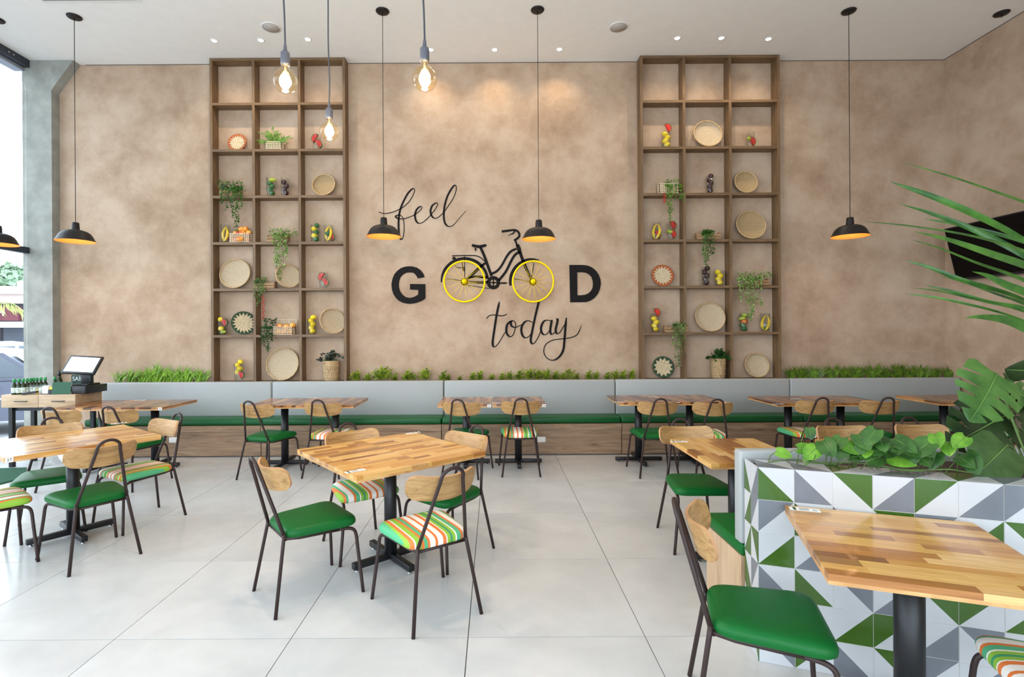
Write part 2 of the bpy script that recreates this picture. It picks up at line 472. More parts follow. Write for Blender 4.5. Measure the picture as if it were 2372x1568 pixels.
# ------------------------------------------------------------------ the room
floor = struct(MB().box(WALL_L - 0.1, WALL_R + 0.2, REAR_Y - 0.2, WALL_Y + 0.2, -0.14, -0.012).build('floor', M['grout_dark']))
tcache = {}
GAP = 0.0022
def jointed(o, s, lo, hi):
    k = math.ceil((lo - o) / s); xs = [lo]
    while o + k * s < hi:
        if o + k * s > lo + 1e-4: xs.append(o + k * s)
        k += 1
    return xs + [hi]
xs = jointed(-0.143, 0.9, WALL_L, WALL_R); ys = jointed(2.6236, 0.9, REAR_Y, WALL_Y)
for x0, x1 in zip(xs, xs[1:]):
    for y0, y1 in zip(ys, ys[1:]):
        w, d = round(x1 - x0, 4), round(y1 - y0, 4)
        if (w, d) not in tcache:
            tcache[(w, d)] = MB().box(-w / 2 + GAP, w / 2 - GAP, -d / 2 + GAP, d / 2 - GAP, -0.013, 0.0).mesh('tile', M['tile_floor'])
        ob('tile', tcache[(w, d)], floor, ((x0 + x1) / 2, (y0 + y1) / 2, 0))
struct(MB().box(WALL_L + 0.32, WALL_R + 0.2, WALL_Y, WALL_Y + 0.2, -0.14, CEIL + 0.1).build('wall_back', M['plaster']))
struct(MB().box(WALL_R, WALL_R + 0.2, REAR_Y - 0.2, WALL_Y, -0.14, CEIL + 0.1).build('wall_right', M['plaster']))
mb = MB().box(WALL_L - 0.1, -5.8, REAR_Y - 0.2, REAR_Y, 0, CEIL).box(4.0, WALL_R, REAR_Y - 0.2, REAR_Y, 0, CEIL).box(-5.8, 4.0, REAR_Y - 0.2, REAR_Y, 3.8, CEIL)
for x in (-3.5, -1.2, 1.4): mb.box(x - 0.04, x + 0.04, REAR_Y - 0.12, REAR_Y - 0.04, 0, 3.8)
struct(mb.build('wall_rear', M['white_trim']))
struct(MB().box(WALL_L, WALL_R + 0.2, REAR_Y - 0.2, WALL_Y + 0.2, CEIL, CEIL + 0.15).build('ceiling', M['ceiling']))
# dark strips stand in for the shaded gap where plaster meets the ceiling
struct(MB().box(-5.6, WALL_R - 0.004, WALL_Y - 0.006, WALL_Y - 0.0005, CEIL - 0.007, CEIL - 0.001).build('shadow_gap_strip_1', M['grout_dark']))
struct(MB().box(WALL_R - 0.006, WALL_R - 0.0005, REAR_Y, WALL_Y - 0.006, CEIL - 0.007, CEIL - 0.001).build('shadow_gap_strip_2', M['grout_dark']))

# concrete column with its haunch
cx0, cx1 = -6.36, -5.965
col_o = struct(MB().box(cx0, cx1, 6.97, WALL_Y + 0.3, -0.14, CEIL - 0.001).build('wall_column', M['concrete']))
mb = MB()
plate(mb, [[(cx1 - 0.001, 4.86), (-5.67, CEIL - 0.001), (cx1 - 0.001, CEIL - 0.001)]], lambda x, z: Vector((x, WALL_Y, z)), WALL_Y - 6.97 - 0.0)
mb.build('haunch', M['concrete'], col_o)

# glazed street side
win = bpy.data.objects.new('window_1', None); col.objects.link(win); win.location = (WALL_L, 0, 0); struct(win)
MB().box(-0.03, 0.045, REAR_Y, 6.97, 5.165, CEIL - 0.001).build('head_beam', M['alum'], win)
MB().box(-0.16, -0.031, REAR_Y, 6.97, 5.12, 5.20).build('head_channel', M['alum_lt'], win)
MB().box(-0.05, 0.03, REAR_Y, 6.97, 2.655, 2.735).build('transom', M['alum'], win)
MB().box(-0.05, 0.03, REAR_Y, 6.97, 0.0, 0.06).build('sill_rail', M['alum'], win)
ys = [REAR_Y, -0.9, 1.8, 4.4, 6.96]
for y in ys[1:-1]: MB().box(-0.05, 0.028, y - 0.035, y + 0.035, 0.06, 5.16).build('mullion', M['alum'], win)
for y0, y1 in zip(ys, ys[1:]):
    for z0, z1 in ((0.06, 2.655), (2.735, 5.12)):
        MB().box(-0.012, -0.004, y0, y1, z0, z1).build('pane', M['glass'], win)
for i, (px, py) in enumerate([(28, 124), (69, 146), (17, 116)]):
    q = P(px, py, 6.3 * FPX / (CXP - px))
    MB().lathe([(0, 0.004), (0.008, 0.003), (0.01, 0)], 10).build('bolt', M['chrome'], win, (0.046, q.y, 5.215), (0, R(90), 0))

# ceiling slot near the window
sl = tag(MB().box(-5.0, -3.9, 5.55, 5.74, CEIL - 0.012, CEIL + 0.0).build('air_slot', M['white_trim']), 'white linear air slot flush in the ceiling by the street window', 'vent')
MB().box(-4.97, -3.93, 5.58, 5.71, CEIL - 0.0135, CEIL - 0.011).build('grille', M['print_grey'], sl)

# ------------------------------------------------------------------ shelf units
SH_Y = 6.94
SH_Z = [4.645 - 0.625 * k for k in range(7)]
TH = 0.034
UN = {'L': 'column-side shelf unit', 'R': 'television-side shelf unit'}
UX = {'L': (-3.81, -1.99), 'R': (1.984, 3.86)}
UD = {'L': (-3.225, -2.608), 'R': (2.572, 3.192)}
for k in 'LR':
    x0, x1 = UX[k]
    t = thing('shelf_unit', {'L': 'tall brown wooden shelf unit on the plaster wall nearer the concrete column', 'R': 'tall brown wooden shelf unit on the plaster wall nearer the television'}[k],
              'shelf', ((x0 + x1) / 2, 7.02, 0.877), 0, 'wooden display shelves')
    ox, oy, oz = t.location
    B = lambda a, b, c, d, n, mt: MB().box(a - ox, b - ox, SH_Y - oy, WALL_Y - 0.001 - oy, c - oz, d - oz).build(n, mt, t)
    B(x0, x0 + TH, 0.877, CEIL - 0.002, 'side_panel', M['shelf_wood_v'])
    B(x1 - TH, x1, 0.877, CEIL - 0.002, 'side_panel', M['shelf_wood_v'])
    B(x0 + TH, x1 - TH, CEIL - 0.002 - TH, CEIL - 0.002, 'top_panel', M['shelf_wood'])
    for z in SH_Z: B(x0 + TH, x1 - TH, z - TH / 2, z + TH / 2, 'shelf', M['shelf_wood'])
    tops = [CEIL - 0.002 - TH] + [z - TH / 2 for z in SH_Z]
    for xd in UD[k]:
        for i, z in enumerate(SH_Z): B(xd - TH / 2, xd + TH / 2, z + TH / 2, tops[i], 'divider', M['shelf_wood_v'])

# ------------------------------------------------------------------ long bench against the wall
BX = [-5.20, -2.95, -0.673, 1.598, 3.909, 6.17]
bl = ['beside the till counter', 'under the column-side shelf unit', 'under the bicycle lettering', 'under the television-side shelf unit', 'in the corner below the television']
for i in range(5):
    x0, x1 = BX[i], BX[i + 1]; w = x1 - x0
    t = thing('bench_unit', 'upholstered bench unit with grey back and green seat ' + bl[i], 'bench', ((x0 + x1) / 2, 6.7, 0), 0, 'units of the long wall bench')
    h = w / 2 - 0.004
    MB().rbox(-h, h, 0.12, 0.215, 0.43, 0.916, 0.022, 3).build('backrest', M['grey_vinyl'], t)
    MB().rbox(-h - 0.002, h + 0.002, -0.18, 0.125, 0.392, 0.474, 0.024, 3).build('seat_cushion', M['bench_green'], t)
    MB().box(-h, h, -0.21, 0.2, 0.318, 0.391).build('trim_board', M['bench_wood'], t)
    MB().box(-h + 0.001, h - 0.001, -0.195, 0.2, 0.012, 0.317).build('base_board', M['bench_wood'], t)
    MB().box(-h + 0.001, h - 0.001, -0.175, 0.2, 0.0, 0.0118).build('plinth', M['plastic_black'], t)
tag(MB().box(-5.2, 6.17, 6.918, 7.098, 0.0, 0.876).build('planting_trough', M['plastic_black']), 'long dark planting trough hidden between wall bench and plaster wall', 'planter')
for px, py, lb in [(402, 1019, 'white wall socket plate on the bench base by the till counter'), (1254, 1018, 'white wall socket plate on the bench base below the bicycle lettering')]:
    q = P(px, py, 6.50)
    t = tag(MB().rbox(-0.055, 0.055, -0.010, -0.0005, -0.035, 0.035, 0.004).build('socket_plate', M['outlet'], None, (q.x, 6.505, q.z)), lb, 'socket', 'socket plates')
    for dx in (-0.024, 0.02): MB().rbox(dx - 0.012, dx + 0.012, -0.012, -0.009, -0.016, 0.016, 0.002).build('socket_insert', M['paper'], t)

# ------------------------------------------------------------------ chairs
def rounded(pts, r, n=6):
    out = []
    N = len(pts)
    for i in range(N):
        a, b, c = Vector(pts[i - 1]), Vector(pts[i]), Vector(pts[(i + 1) % N])
        u, w = (a - b).normalized(), (c - b).normalized()
        p, q = b + u * r, b + w * r
        for k in range(n + 1):
            t = k / n
            out.append((p * (1 - t) ** 2 + b * 2 * t * (1 - t) + q * t * t))
    return out
def seat_mesh(mt, name):
    o = rounded([(-0.175, -0.205), (0.175, -0.205), (0.222, 0.215), (-0.222, 0.215)], 0.085)
    c = Vector((0, 0.0)); mb = MB(); vs = []; fs = []
    rings = [(0.40, 0.86), (0.4015, 0.955), (0.409, 0.99), (0.422, 1.0), (0.436, 0.988), (0.446, 0.955), (0.453, 0.89), (0.457, 0.78), (0.4605, 0.55), (0.462, 0.25)]
    n = len(o)
    for z, k in rings:
        for p in o:
            q = c + (p - c) * k
            vs.append((q.x, q.y, z + (0.006 if k > 0.9 else 0.0) * 0))
    for i in range(len(rings) - 1):
        for j in range(n):
            l = (j + 1) % n
            fs.append((i * n + j, i * n + l, (i + 1) * n + l, (i + 1) * n + j))
    fs.append(tuple(reversed(range(n)))); fs.append(tuple((len(rings) - 1) * n + j for j in range(n)))
    mb.add(vs, fs, 0, True)
    return mb.mesh(name, mt)
def back_mesh():
    W, H, rc, th = 0.212, 0.07, 0.055, 0.013
    nx = 28; xs = [-W * math.cos(math.pi * i / nx) for i in range(nx + 1)]
    def pos(x, s, off):
        # s along the leaning height, off along the outward normal
        cv = 1.75 * x * x; y0 = -0.272 + 0.957 * cv
        z = 0.728 + s * 0.955 + 0.29 * cv; y = y0 - s * 0.29
        nx_ = Vector((-3.4 * x, 1, 0.29)).normalized()
        return Vector((x, y, z)) + nx_ * off
    vs, fs, ms = [], [], []
    nz = 4
    for x in xs:
        e = abs(x) - (W - rc)
        h = H if e <= 0 else H - rc + math.sqrt(max(rc * rc - e * e, 0)) * 1.0
        h = max(h, 0.004)
        for side in (0, 1):
            for k in range(nz + 1):
                vs.append(pos(x, -h + 2 * h * k / nz, th if side else 0.0))
    n = 2 * (nz + 1)
    mb = MB()
    ff, fe = [], []
    for i in range(nx):
        a, b = i * n, i * n + n
        for k in range(nz):
            ff.append((a + k, a + k + 1, b + k + 1, b + k))
            ff.append((a + nz + 1 + k, b + nz + 1 + k, b + nz + 2 + k, a + nz + 2 + k))
        fe.append((a, b, b + nz + 1, a + nz + 1))
        fe.append((a + nz, a + 2 * nz + 1, b + 2 * nz + 1, b + nz))
    for i in (0, nx):
        a = i * n
        fe.append(tuple(a + k for k in range(nz + 1)) + tuple(a + nz + 1 + k for k in reversed(range(nz + 1))))
    mb.add(vs, ff, 0, True)
    b0 = len(mb.v); mb.add(vs, fe, 1, False)
    return mb.mesh('backrest', [M['ply'], M['ply_edge']])
TR = 0.0102
ch_back = back_mesh()
hoop = [(-0.145, -0.205, 0.418), (-0.118, -0.243, 0.545), (-0.090, -0.282, 0.675), (-0.068, -0.312, 0.775)]
hoop += [(-0.066 * math.cos(t), -0.318 - 0.016 * math.sin(t), 0.792 + 0.056 * math.sin(t)) for t in [math.pi * k / 12 for k in range(13)]]
hoop += [(-x, y, z) for x, y, z in reversed(hoop[:4])]
ch_hoop = MB().tube(hoop, TR, 10).mesh('back_hoop', M['tube'])
ch_rl = {s: MB().tube([(s * 0.145, -0.205, 0.425), (s * 0.150, -0.210, 0.39), (s * 0.205, -0.272, 0.0)], TR, 10).mesh('leg', M['tube']) for s in (-1, 1)}
ch_rail = {s: MB().tube([(s * 0.143, -0.203, 0.402), (s * 0.155, -0.12, 0.392), (s * 0.178, 0.10, 0.388)], TR, 10).mesh('side_rail', M['tube']) for s in (-1, 1)}
ch_fl = {s: MB().tube(catmull([(s * 0.178, 0.10, 0.388), (s * 0.188, 0.155, 0.385), (s * 0.195, 0.187, 0.37), (s * 0.199, 0.2, 0.335), (s * 0.206, 0.206, 0.26), (s * 0.235, 0.226, 0.0)], 4), TR, 10).mesh('leg', M['tube']) for s in (-1, 1)}
ch_seat = {'green': seat_mesh(M['green_vinyl'], 'green_seat'), 'stripe': seat_mesh(M['stripe'], 'striped_seat')}
ch_plate = MB().tube([(-0.15, -0.196, 0.396), (0.15, -0.196, 0.396)], TR * 0.8, 8).mesh('rear_rail', M['tube'])
def chair(c, deg, kind, label, group=None):
    t = thing('dining_chair', label, 'chair', (c[0], c[1], 0), R(deg - 90), group)
    ob('seat', ch_seat[kind], t); ob('backrest', ch_back, t); ob('back_hoop', ch_hoop, t); ob('rear_rail', ch_plate, t)
    for s in (-1, 1):
        ob('leg', ch_rl[s], t); ob('leg', ch_fl[s], t); ob('side_rail', ch_rail[s], t)
    return t
GS, SS = 'green vinyl dining chair ', 'striped canvas dining chair '
CH = [
    ((-1.12, 3.13), 40, 'green', GS + 'with its side towards the square centre table, facing the lettering'),
    ((-0.402, 2.955), 124, 'stripe', SS + 'with its back to the room at the square centre table'),
    ((-0.965, 3.745), -56, 'stripe', SS + 'on the bench side of the square centre table'),
    ((-0.345, 3.63), 230, 'green', GS + 'facing the street window at the square centre table'),
    ((-2.848, 3.63), 146, 'green', GS + 'facing the street window at table twenty-seven'),
    ((-2.97, 4.29), 241, 'stripe', SS + 'at the table twenty-seven, turned away from the wall bench'),
    ((-3.56, 4.115), -53, 'green', GS + 'pushed under table twenty-seven from the counter side'),
    ((-3.455, 3.493), 53, 'stripe', SS + 'by the number plate corner of table twenty-seven'),
    ((-4.30, 5.33), 86, 'green', GS + 'facing the bench, in front of the till counter drawers'),
    ((-3.74, 5.36), 84, 'green', GS + 'facing the bench between the till counter and column-side shelf unit'),
    ((-2.48, 5.69), 75, 'green', GS + 'facing the bench below the column-side shelf unit'),
    ((-1.84, 5.77), 85, 'stripe', SS + 'facing the bench below the column-side shelf unit'),
    ((-0.31, 5.735), 76, 'green', GS + 'facing the bench under the rear bicycle wheel'),
    ((0.28, 5.79), 90, 'stripe', SS + 'facing the bench under the word today'),
    ((1.74, 5.70), 88, 'green', GS + 'facing the bench below the television-side shelf unit'),
    ((2.30, 5.63), 88, 'stripe', SS + 'facing the bench below the television-side shelf unit'),
    ((3.42, 5.70), 89, 'stripe', SS + 'at the dark bench table between shelf unit and television corner'),
    ((4.09, 5.68), 89, 'green', GS + 'at the dark bench table between shelf unit and television corner'),
    ((5.37, 5.70), 89, 'stripe', SS + 'facing the bench in the television corner behind the monstera'),
    ((1.48, 3.80), -91, 'green', GS + 'facing the tiled planter at the open end of its booth bench'),
    ((2.69, 3.78), -90, 'green', GS + 'behind the pothos, at the middle booth table'),
    ((3.32, 3.81), -90, 'green', GS + 'behind the pothos, next to the monstera'),
    ((4.40, 3.80), -90, 'green', GS + 'behind the monstera and palm'),
    ((1.06, 2.04), -19, 'green', GS + 'in front of the tiled planter, facing its table sideways'),
    ((1.86, 1.62), 161, 'stripe', SS + 'tucked under the table in front of the tiled planter'),
]
for c in CH: chair(*c)

# ------------------------------------------------------------------ tables
cube = MB().box(-0.5, 0.5, -0.5, 0.5, -0.5, 0.5)
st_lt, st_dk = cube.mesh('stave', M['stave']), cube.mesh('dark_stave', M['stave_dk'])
mplate = MB().box(-0.15, 0.15, -0.15, 0.15, 0.708, 0.7145).mesh('mounting_plate', M['black_metal'])
columns = {r: MB().lathe([(0, 0.05), (r, 0.05), (r, 0.708), (0, 0.708)], 28, smooth=True).mesh('column', M['black_metal']) for r in (0.042, 0.048)}
bar = MB().rbox(0.0, 0.275, -0.021, 0.021, 0.018, 0.058, 0.003).mesh('foot_bar', M['black_metal'])
lev = MB().lathe([(0, 0), (0.014, 0.0), (0.014, 0.004), (0.005, 0.007), (0.005, 0.018), (0, 0.018)], 12).mesh('leveler', M['chrome'])
def table(c, deg, L, W, label, dark=False, seam=False, group=None, seed=0, col_r=0.042, bw=0.0):
    """staves run along local x (length L), W across; deg turns local x"""
    t = thing('dining_table', label, 'table', (c[0], c[1], 0), R(deg), group)
    r = random.Random(seed)
    core = MB().box(-L / 2 + 0.001, L / 2 - 0.001, -W / 2 + 0.001, W / 2 - 0.001, 0.7145, 0.7275).build('tabletop', M['stave_core'], t)
    n = round(W / 0.046)
    halves = [(-L / 2, -0.0008), (0.0008, L / 2)] if seam else [(-L / 2, L / 2)]
    for a, b in halves:
        y = -W / 2
        ws = [r.uniform(0.8, 1.25) for _ in range(n)]; k = W / sum(ws)
        for i in range(n):
            w = ws[i] * k
            x = a - r.uniform(0, 0.2); first = True
            while x < b - 1e-4:
                x2 = x + r.uniform(0.16, 0.42)
                if b - x2 < 0.07: x2 = b
                xa, xb = max(x, a), min(x2, b)
                if xb - xa > 0.012:
                    ob('stave', st_dk if dark else st_lt, core, ((xa + xb) / 2, y + w / 2, 0.7387 + r.uniform(-0.0002, 0.0002)), (0, 0, 0), (xb - xa - 0.0005, w - 0.0005, 0.0225))
                x = x2
            y += w
    ob('mounting_plate', mplate, t); ob('column', columns[col_r], t)
    for k in range(4):
        fb = ob('foot_bar', bar, t, (0, 0, 0), (0, 0, k * math.pi / 2))
        ob('leveler', lev, fb, (0.245, 0, 0))
    return t
ZT = 0.7505
LT = 'light striped wood square table '
tC = table((-0.716, 3.52), 40.5, 0.93, 0.92, LT + 'in the open floor centre, with a seam across', seam=True, seed=3)
t27 = table((-3.262, 3.985), 53, 0.92, 0.83, 'light striped wood square table with plate twenty-seven, near the till counter', seed=5)
tF = table((1.536, 1.918), -19.3, 0.69, 0.71, 'striped wood table pushed against the tiled planter, reflecting light', seed=11, col_r=0.048)
booth = [((1.615, 3.48), LT + 'at the open end of the booth behind the planter', 21), ((2.67, 3.44), 'striped wood table behind the pothos, middle of the booth', 22),
         ((3.30, 3.44), 'striped wood table behind the pothos, beside the monstera', 23), ((4.40, 3.44), 'striped wood table behind the monstera and palm', 24)]
tb = [table(c, 90, 0.73, 0.62, lb, seed=sd, group='tables along the booth bench') for c, lb, sd in booth]
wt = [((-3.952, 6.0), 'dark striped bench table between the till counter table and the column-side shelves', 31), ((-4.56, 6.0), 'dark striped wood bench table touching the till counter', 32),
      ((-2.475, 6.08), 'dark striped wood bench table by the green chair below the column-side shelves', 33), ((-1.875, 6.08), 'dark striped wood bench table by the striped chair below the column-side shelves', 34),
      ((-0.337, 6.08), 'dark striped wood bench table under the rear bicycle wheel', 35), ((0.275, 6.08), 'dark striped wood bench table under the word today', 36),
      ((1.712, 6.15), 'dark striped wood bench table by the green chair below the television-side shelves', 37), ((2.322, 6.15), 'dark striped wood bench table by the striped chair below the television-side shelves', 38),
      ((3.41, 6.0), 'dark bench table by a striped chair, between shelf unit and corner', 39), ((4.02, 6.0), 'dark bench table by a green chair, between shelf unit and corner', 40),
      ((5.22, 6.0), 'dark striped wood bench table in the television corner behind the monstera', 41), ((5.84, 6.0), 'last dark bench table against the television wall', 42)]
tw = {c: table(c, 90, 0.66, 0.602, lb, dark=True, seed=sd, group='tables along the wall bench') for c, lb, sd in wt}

# cards and number plates
card = MB().box(-0.06, 0.06, -0.02, 0.02, 0.0, 0.0012).mesh('notice_card', M['paper'])
band = MB().box(-0.046, -0.034, -0.019, 0.019, 0.0012, 0.0016).mesh('green_band', M['print_green'])
lines = MB()
for k in range(5): lines.box(-0.022, 0.018, -0.014 + k * 0.0062, -0.0112 + k * 0.0062, 0.0012, 0.0015)
for k in range(3): lines.box(0.03, 0.05, -0.012 + k * 0.008, -0.0095 + k * 0.008, 0.0012, 0.0015)
lines = lines.mesh('printed_lines', M['print_grey'])
def put_card(x, y, deg, label):
    t = thing('notice_card', label, 'card', (x, y, ZT), R(deg), 'printed cards on the tables')
    ob('card_sheet', card, t); ob('green_band', band, t); ob('printed_lines', lines, t)
q = F(823, 1091, ZT); put_card(q.x, q.y, 40.5, 'white printed card by the near corner of the square centre table')
q = F(958, 1001, ZT); put_card(q.x, q.y - 0.03, 220, 'white printed card by the bench-side corner of the square centre table')
q = F(281, 979, ZT); put_card(q.x, q.y - 0.03, 233, 'white printed card on the far corner of table twenty-seven')
q = F(1570, 1022, ZT); put_card(q.x + 0.005, q.y - 0.01, 0, 'white printed card on the table at the open booth end')
q = F(1856, 1179, ZT); put_card(q.x + 0.01, q.y - 0.008, -19.3, 'white printed card on the table against the tiled planter')
for px, py, lb in [(723, 921.5, 'on the bench table below the column-side shelves, by the wall bench'), (1131, 920.5, 'by the wall bench on the table under the rear bicycle wheel'), (1146, 933.5, 'by the chair on the table under the word today'),
                   (1437, 931.5, 'by the green chair on a table below the television-side shelves'), (1513, 919, 'by the wall bench on a table below the television-side shelves'), (1562, 932.5, 'by the striped chair on a table below the television-side shelves'),
                   (325, 927, 'on the bench table next to the till counter table'), (1843, 924, 'by the wall bench on the dark table before the television corner'), (1803, 936, 'by the chair on the dark table before the television corner')]:
    q = F(px, py, ZT); put_card(q.x, q.y, 0, 'small white printed card ' + lb)
def num_plate(loc, rz, txt, label):
    t = thing('number_plate', label, 'number plate', loc, rz, 'table number plates')
    MB().rbox(-0.021, 0.021, -0.003, 0, -0.016, 0.016, 0.001).build('plate', M['paper'], t)
    if txt: text('number', txt, 0.026, M['print_black'], t, (0, -0.0032, 0))
for c, s in [((-3.952, 6.0), '02'), ((-0.337, 6.08), '05'), ((0.275, 6.08), '06')]:
    num_plate((c[0] + 0.275, c[1] - 0.331, 0.732), 0, s, 'white table number plate reading zero ' + {'02': 'two', '05': 'five', '06': 'six'}[s])
for c, lb in [((1.712, 6.15), 'by the green chair'), ((2.322, 6.15), 'by the striped chair')]:
    num_plate((c[0] + 0.272, c[1] - 0.331, 0.732), 0, '', 'small white plate on the bench table edge below television-side shelves, ' + lb)
d = Vector((math.cos(R(53)), math.sin(R(53)), 0)); e = Vector((d.y, -d.x, 0))
q = Vector((-3.262, 3.985, 0.732)) - d * 0.434 + e * 0.4165
num_plate(q, R(53), '27', 'white table number plate reading twenty-seven')

# ------------------------------------------------------------------ booth bench and tiled planter
bt = thing('booth_bench', 'booth bench with grey back and green seat behind the tiled planter', 'bench', (2.9, 2.85, 0))
X0, X1 = 1.236 - 2.9, 4.9 - 2.9
MB().rbox(X0, X1, -0.25, -0.178, 0.475, 0.945, 0.012, 3).build('backrest', M['grey_vinyl'], bt)
MB().rbox(X0 + 0.004, X1, -0.245, 0.22, 0.412, 0.474, 0.014, 3).build('seat_cushion', M['green_vinyl'], bt)
MB().box(X0 + 0.006, X1, -0.24, 0.185, 0.0, 0.4115).build('base', M['bench_wood_lt'], bt)
TS = 0.152
pn, pd = Vector((1.23, 2.42, 0)), Vector((0.9446, -0.3282, 0))
NC = 14
pl = thing('tiled_planter', 'long planter clad in white, green and grey triangle tiles', 'planter', (pn.x, pn.y, 0), math.atan2(pd.y, pd.x))
inv = Matrix.Rotation(-math.atan2(pd.y, pd.x), 4, 'Z') @ Matrix.Translation(-pn)
def prism(mb, pts, z0, z1, mat=0):
    n = len(pts)
    vs = [(p.x, p.y, z0) for p in pts] + [(p.x, p.y, z1) for p in pts]
    mb.add(vs, [tuple(reversed(range(n))), tuple(range(n, 2 * n))] + [(i, (i + 1) % n, (i + 1) % n + n, i + n) for i in range(n)], mat)
    return mb
endp = pn + pd * (NC * TS)
fl = Vector((1.252, 2.594, 0))
poly = [inv @ p for p in (pn, endp, Vector((endp.x, 2.594, 0)), fl)]
nin = 0.0022
shrunk = [poly[0] + Vector((nin, nin, 0)), poly[1] + Vector((-nin, nin, 0)), poly[2], poly[3] + Vector((nin, 0, 0))]
prism(MB(), shrunk, 0, 0.875).build('body', M['grout'], pl)
rim = [poly[0] + Vector((nin, nin, 0)), Vector((NC * TS, nin, 0)), Vector((NC * TS, 0.155, 0)), poly[0] + Vector((0.06, 0.155, 0))]
prism(MB(), rim, 0.8755, 0.9095).build('rim', M['grout'], pl)
soil = [poly[0] + Vector((0.08, 0.158, 0)), Vector((NC * TS, 0.158, 0)), poly[2], poly[3] + Vector((0.03, 0, 0))]
prism(MB(), soil, 0.8755, 0.889).build('soil', M['soil'], pl)
def tile_mesh(colr, o):
    h = TS / 2 - 0.0013; z0, z1 = 0.0, 0.007
    c = [(-h, -h), (h, -h), (h, h), (-h, h)]           # BL BR TR TL ; o names the coloured corner
    tri = {'BL': ((3, 0, 1), (1, 2, 3)), 'TR': ((1, 2, 3), (3, 0, 1)), 'BR': ((0, 1, 2), (2, 3, 0)), 'TL': ((2, 3, 0), (0, 1, 2))}[o]
    mb = MB()
    for k, t in enumerate(tri):
        vs = [(c[i][0], -z0, c[i][1]) for i in t] + [(c[i][0], -z1, c[i][1]) for i in t]
        mb.add(vs, [(3, 4, 5), (0, 2, 1), (0, 1, 4, 3), (1, 2, 5, 4), (2, 0, 3, 5)], 1 if k == 0 else 0)
    return mb.mesh('tile', [M['tile_white'], M['tile_green'] if colr == 'g' else M['tile_grey']])
TM = {(c, o): tile_mesh(c, o) for c in 'gs' for o in ('BL', 'BR', 'TL', 'TR')}
pat = [['g BL', 's BL', 'g TR', 's BR', 'g TL', 's BR', 's TL'], ['s TL', 'g BL', 's BL', 'g TR', 's TL', 'g BR', 'g TR'], ['g BR', 's BR', 'g TL', 'g BL', 's BR', 's TL', 's BL'],
       ['s BL', 'g BL', 's TR', 's BR', 'g TR', 'g TL', 'g BR'], ['g TL', 's BL', 'g BR', 'g TL', 's BR', 's TR', 's BR'], ['s TR', 'g TL', 's BL', 'g TR', 's TL', 's BR', 'g TL']]
tr = random.Random(5)
def pick(i, j):
    if i < 6 and j < 7: return tuple(pat[i][j].split())
    return tr.choice('gs'), tr.choice(['BL', 'BR', 'TL', 'TR'])
for i in range(6):
    for j in range(NC):
        ob('tile', TM[pick(i, j)], pl, ((j + 0.5) * TS, 0.007, 0.912 - (i + 0.5) * TS))
for j in range(NC):                                   # top row, lying flat
    ob('tile', TM[pick(9, j)], pl, ((j + 0.5) * TS + 0.002, TS / 2 + 0.002, 0.905), (R(-90), 0, 0))
ev = poly[3] - poly[0]; el = ev.length; ea = math.atan2(ev.y, ev.x)
for i in range(6):
    for j in range(2):
        p = poly[0] + ev * ((j + 0.5) / 2) + Vector((0.007, 0.0, 0))
        ob('tile', TM[pick(9, j)], pl, (p.x, p.y, 0.912 - (i + 0.5) * TS), (0, 0, ea + math.pi), (el / 2 / TS, 1, 1))

# ------------------------------------------------------------------ lamps
def pendant(px, py, rim_z, label, shade=True):
    u, v = rot_uv(px, py); Y = (CEIL - CAMZ) * FPX / -v; X = u * Y / FPX
    t = thing('pendant_lamp' if shade else 'ceiling_canopy', label, 'lamp' if shade else 'ceiling canopy', (X, Y, CEIL - 0.0005), 0, 'black pendant lamps' if shade else None)
    MB().lathe([(0, 0), (0.075, 0), (0.078, -0.006), (0.07, -0.016), (0.02, -0.02), (0, -0.02)], 28).build('canopy', M['lamp_black'], t)
    if not shade:
        MB().lathe([(0, -0.02), (0.007, -0.02), (0.007, -0.05), (0, -0.05)], 10).build('cord_stub', M['lamp_black'], t)
        return
    h = CEIL - rim_z
    MB().tube([(0, 0, -0.02), (0, 0, -h + 0.20)], 0.0035, 6).build('cord', M['lamp_black'], t)
    MB().lathe([(0, 0.215), (0.03, 0.222), (0.036, 0.214), (0.041, 0.138), (0.041, 0.128), (0.02, 0.12), (0, 0.12)], 24).build('neck', M['lamp_black'], t, (0, 0, -h))
    outer = [(0.04, 0.133), (0.08, 0.129), (0.118, 0.115), (0.146, 0.093), (0.164, 0.066), (0.181, 0.028), (0.197, 0.0)]
    MB().lathe(list(reversed(outer)), 40).build('shade', M['lamp_black'], t, (0, 0, -h))
    inner = [(r * 0.985 - 0.001, z - 0.0035) for r, z in outer]
    MB().lathe([(0, inner[0][1])] + inner[:-1] + [(0.1955, 0.0005)], 40).build('shade_lining', M['lamp_orange'], t, (0, 0, -h))
    MB().lathe([(0, 0.105), (0.02, 0.1), (0.03, 0.085), (0.022, 0.066), (0, 0.06)], 16).build('light_bulb', M['glow_lamp'], t, (0, 0, -h))
    d = bpy.data.lights.new('pendant_light', 'POINT'); d.energy = PEND_W; d.color = (1, 0.7, 0.4); d.shadow_soft_size = 0.025
    o = bpy.data.objects.new('pendant_light', d); col.objects.link(o); o.parent = t; o.location = (0, 0, -h + 0.045)
pendant(-8, 45, 2.62, 'black pendant lamp with orange inside, hanging at the street window')
pendant(172, 38, 2.64, 'black pendant lamp with orange inside, hanging before the concrete column edge')
pendant(886, 25, 2.66, 'black pendant lamp with orange inside, over the word feel')
pendant(1245, 22, 2.62, 'black pendant lamp with orange inside, beside the bicycle handlebar')
pendant(1966, 25, 2.64, 'black pendant lamp with orange inside, between shelf unit and palm leaves')
pendant(2320, 30, 2.64, 'flat black ceiling canopy without a lamp, near the television wall', False)

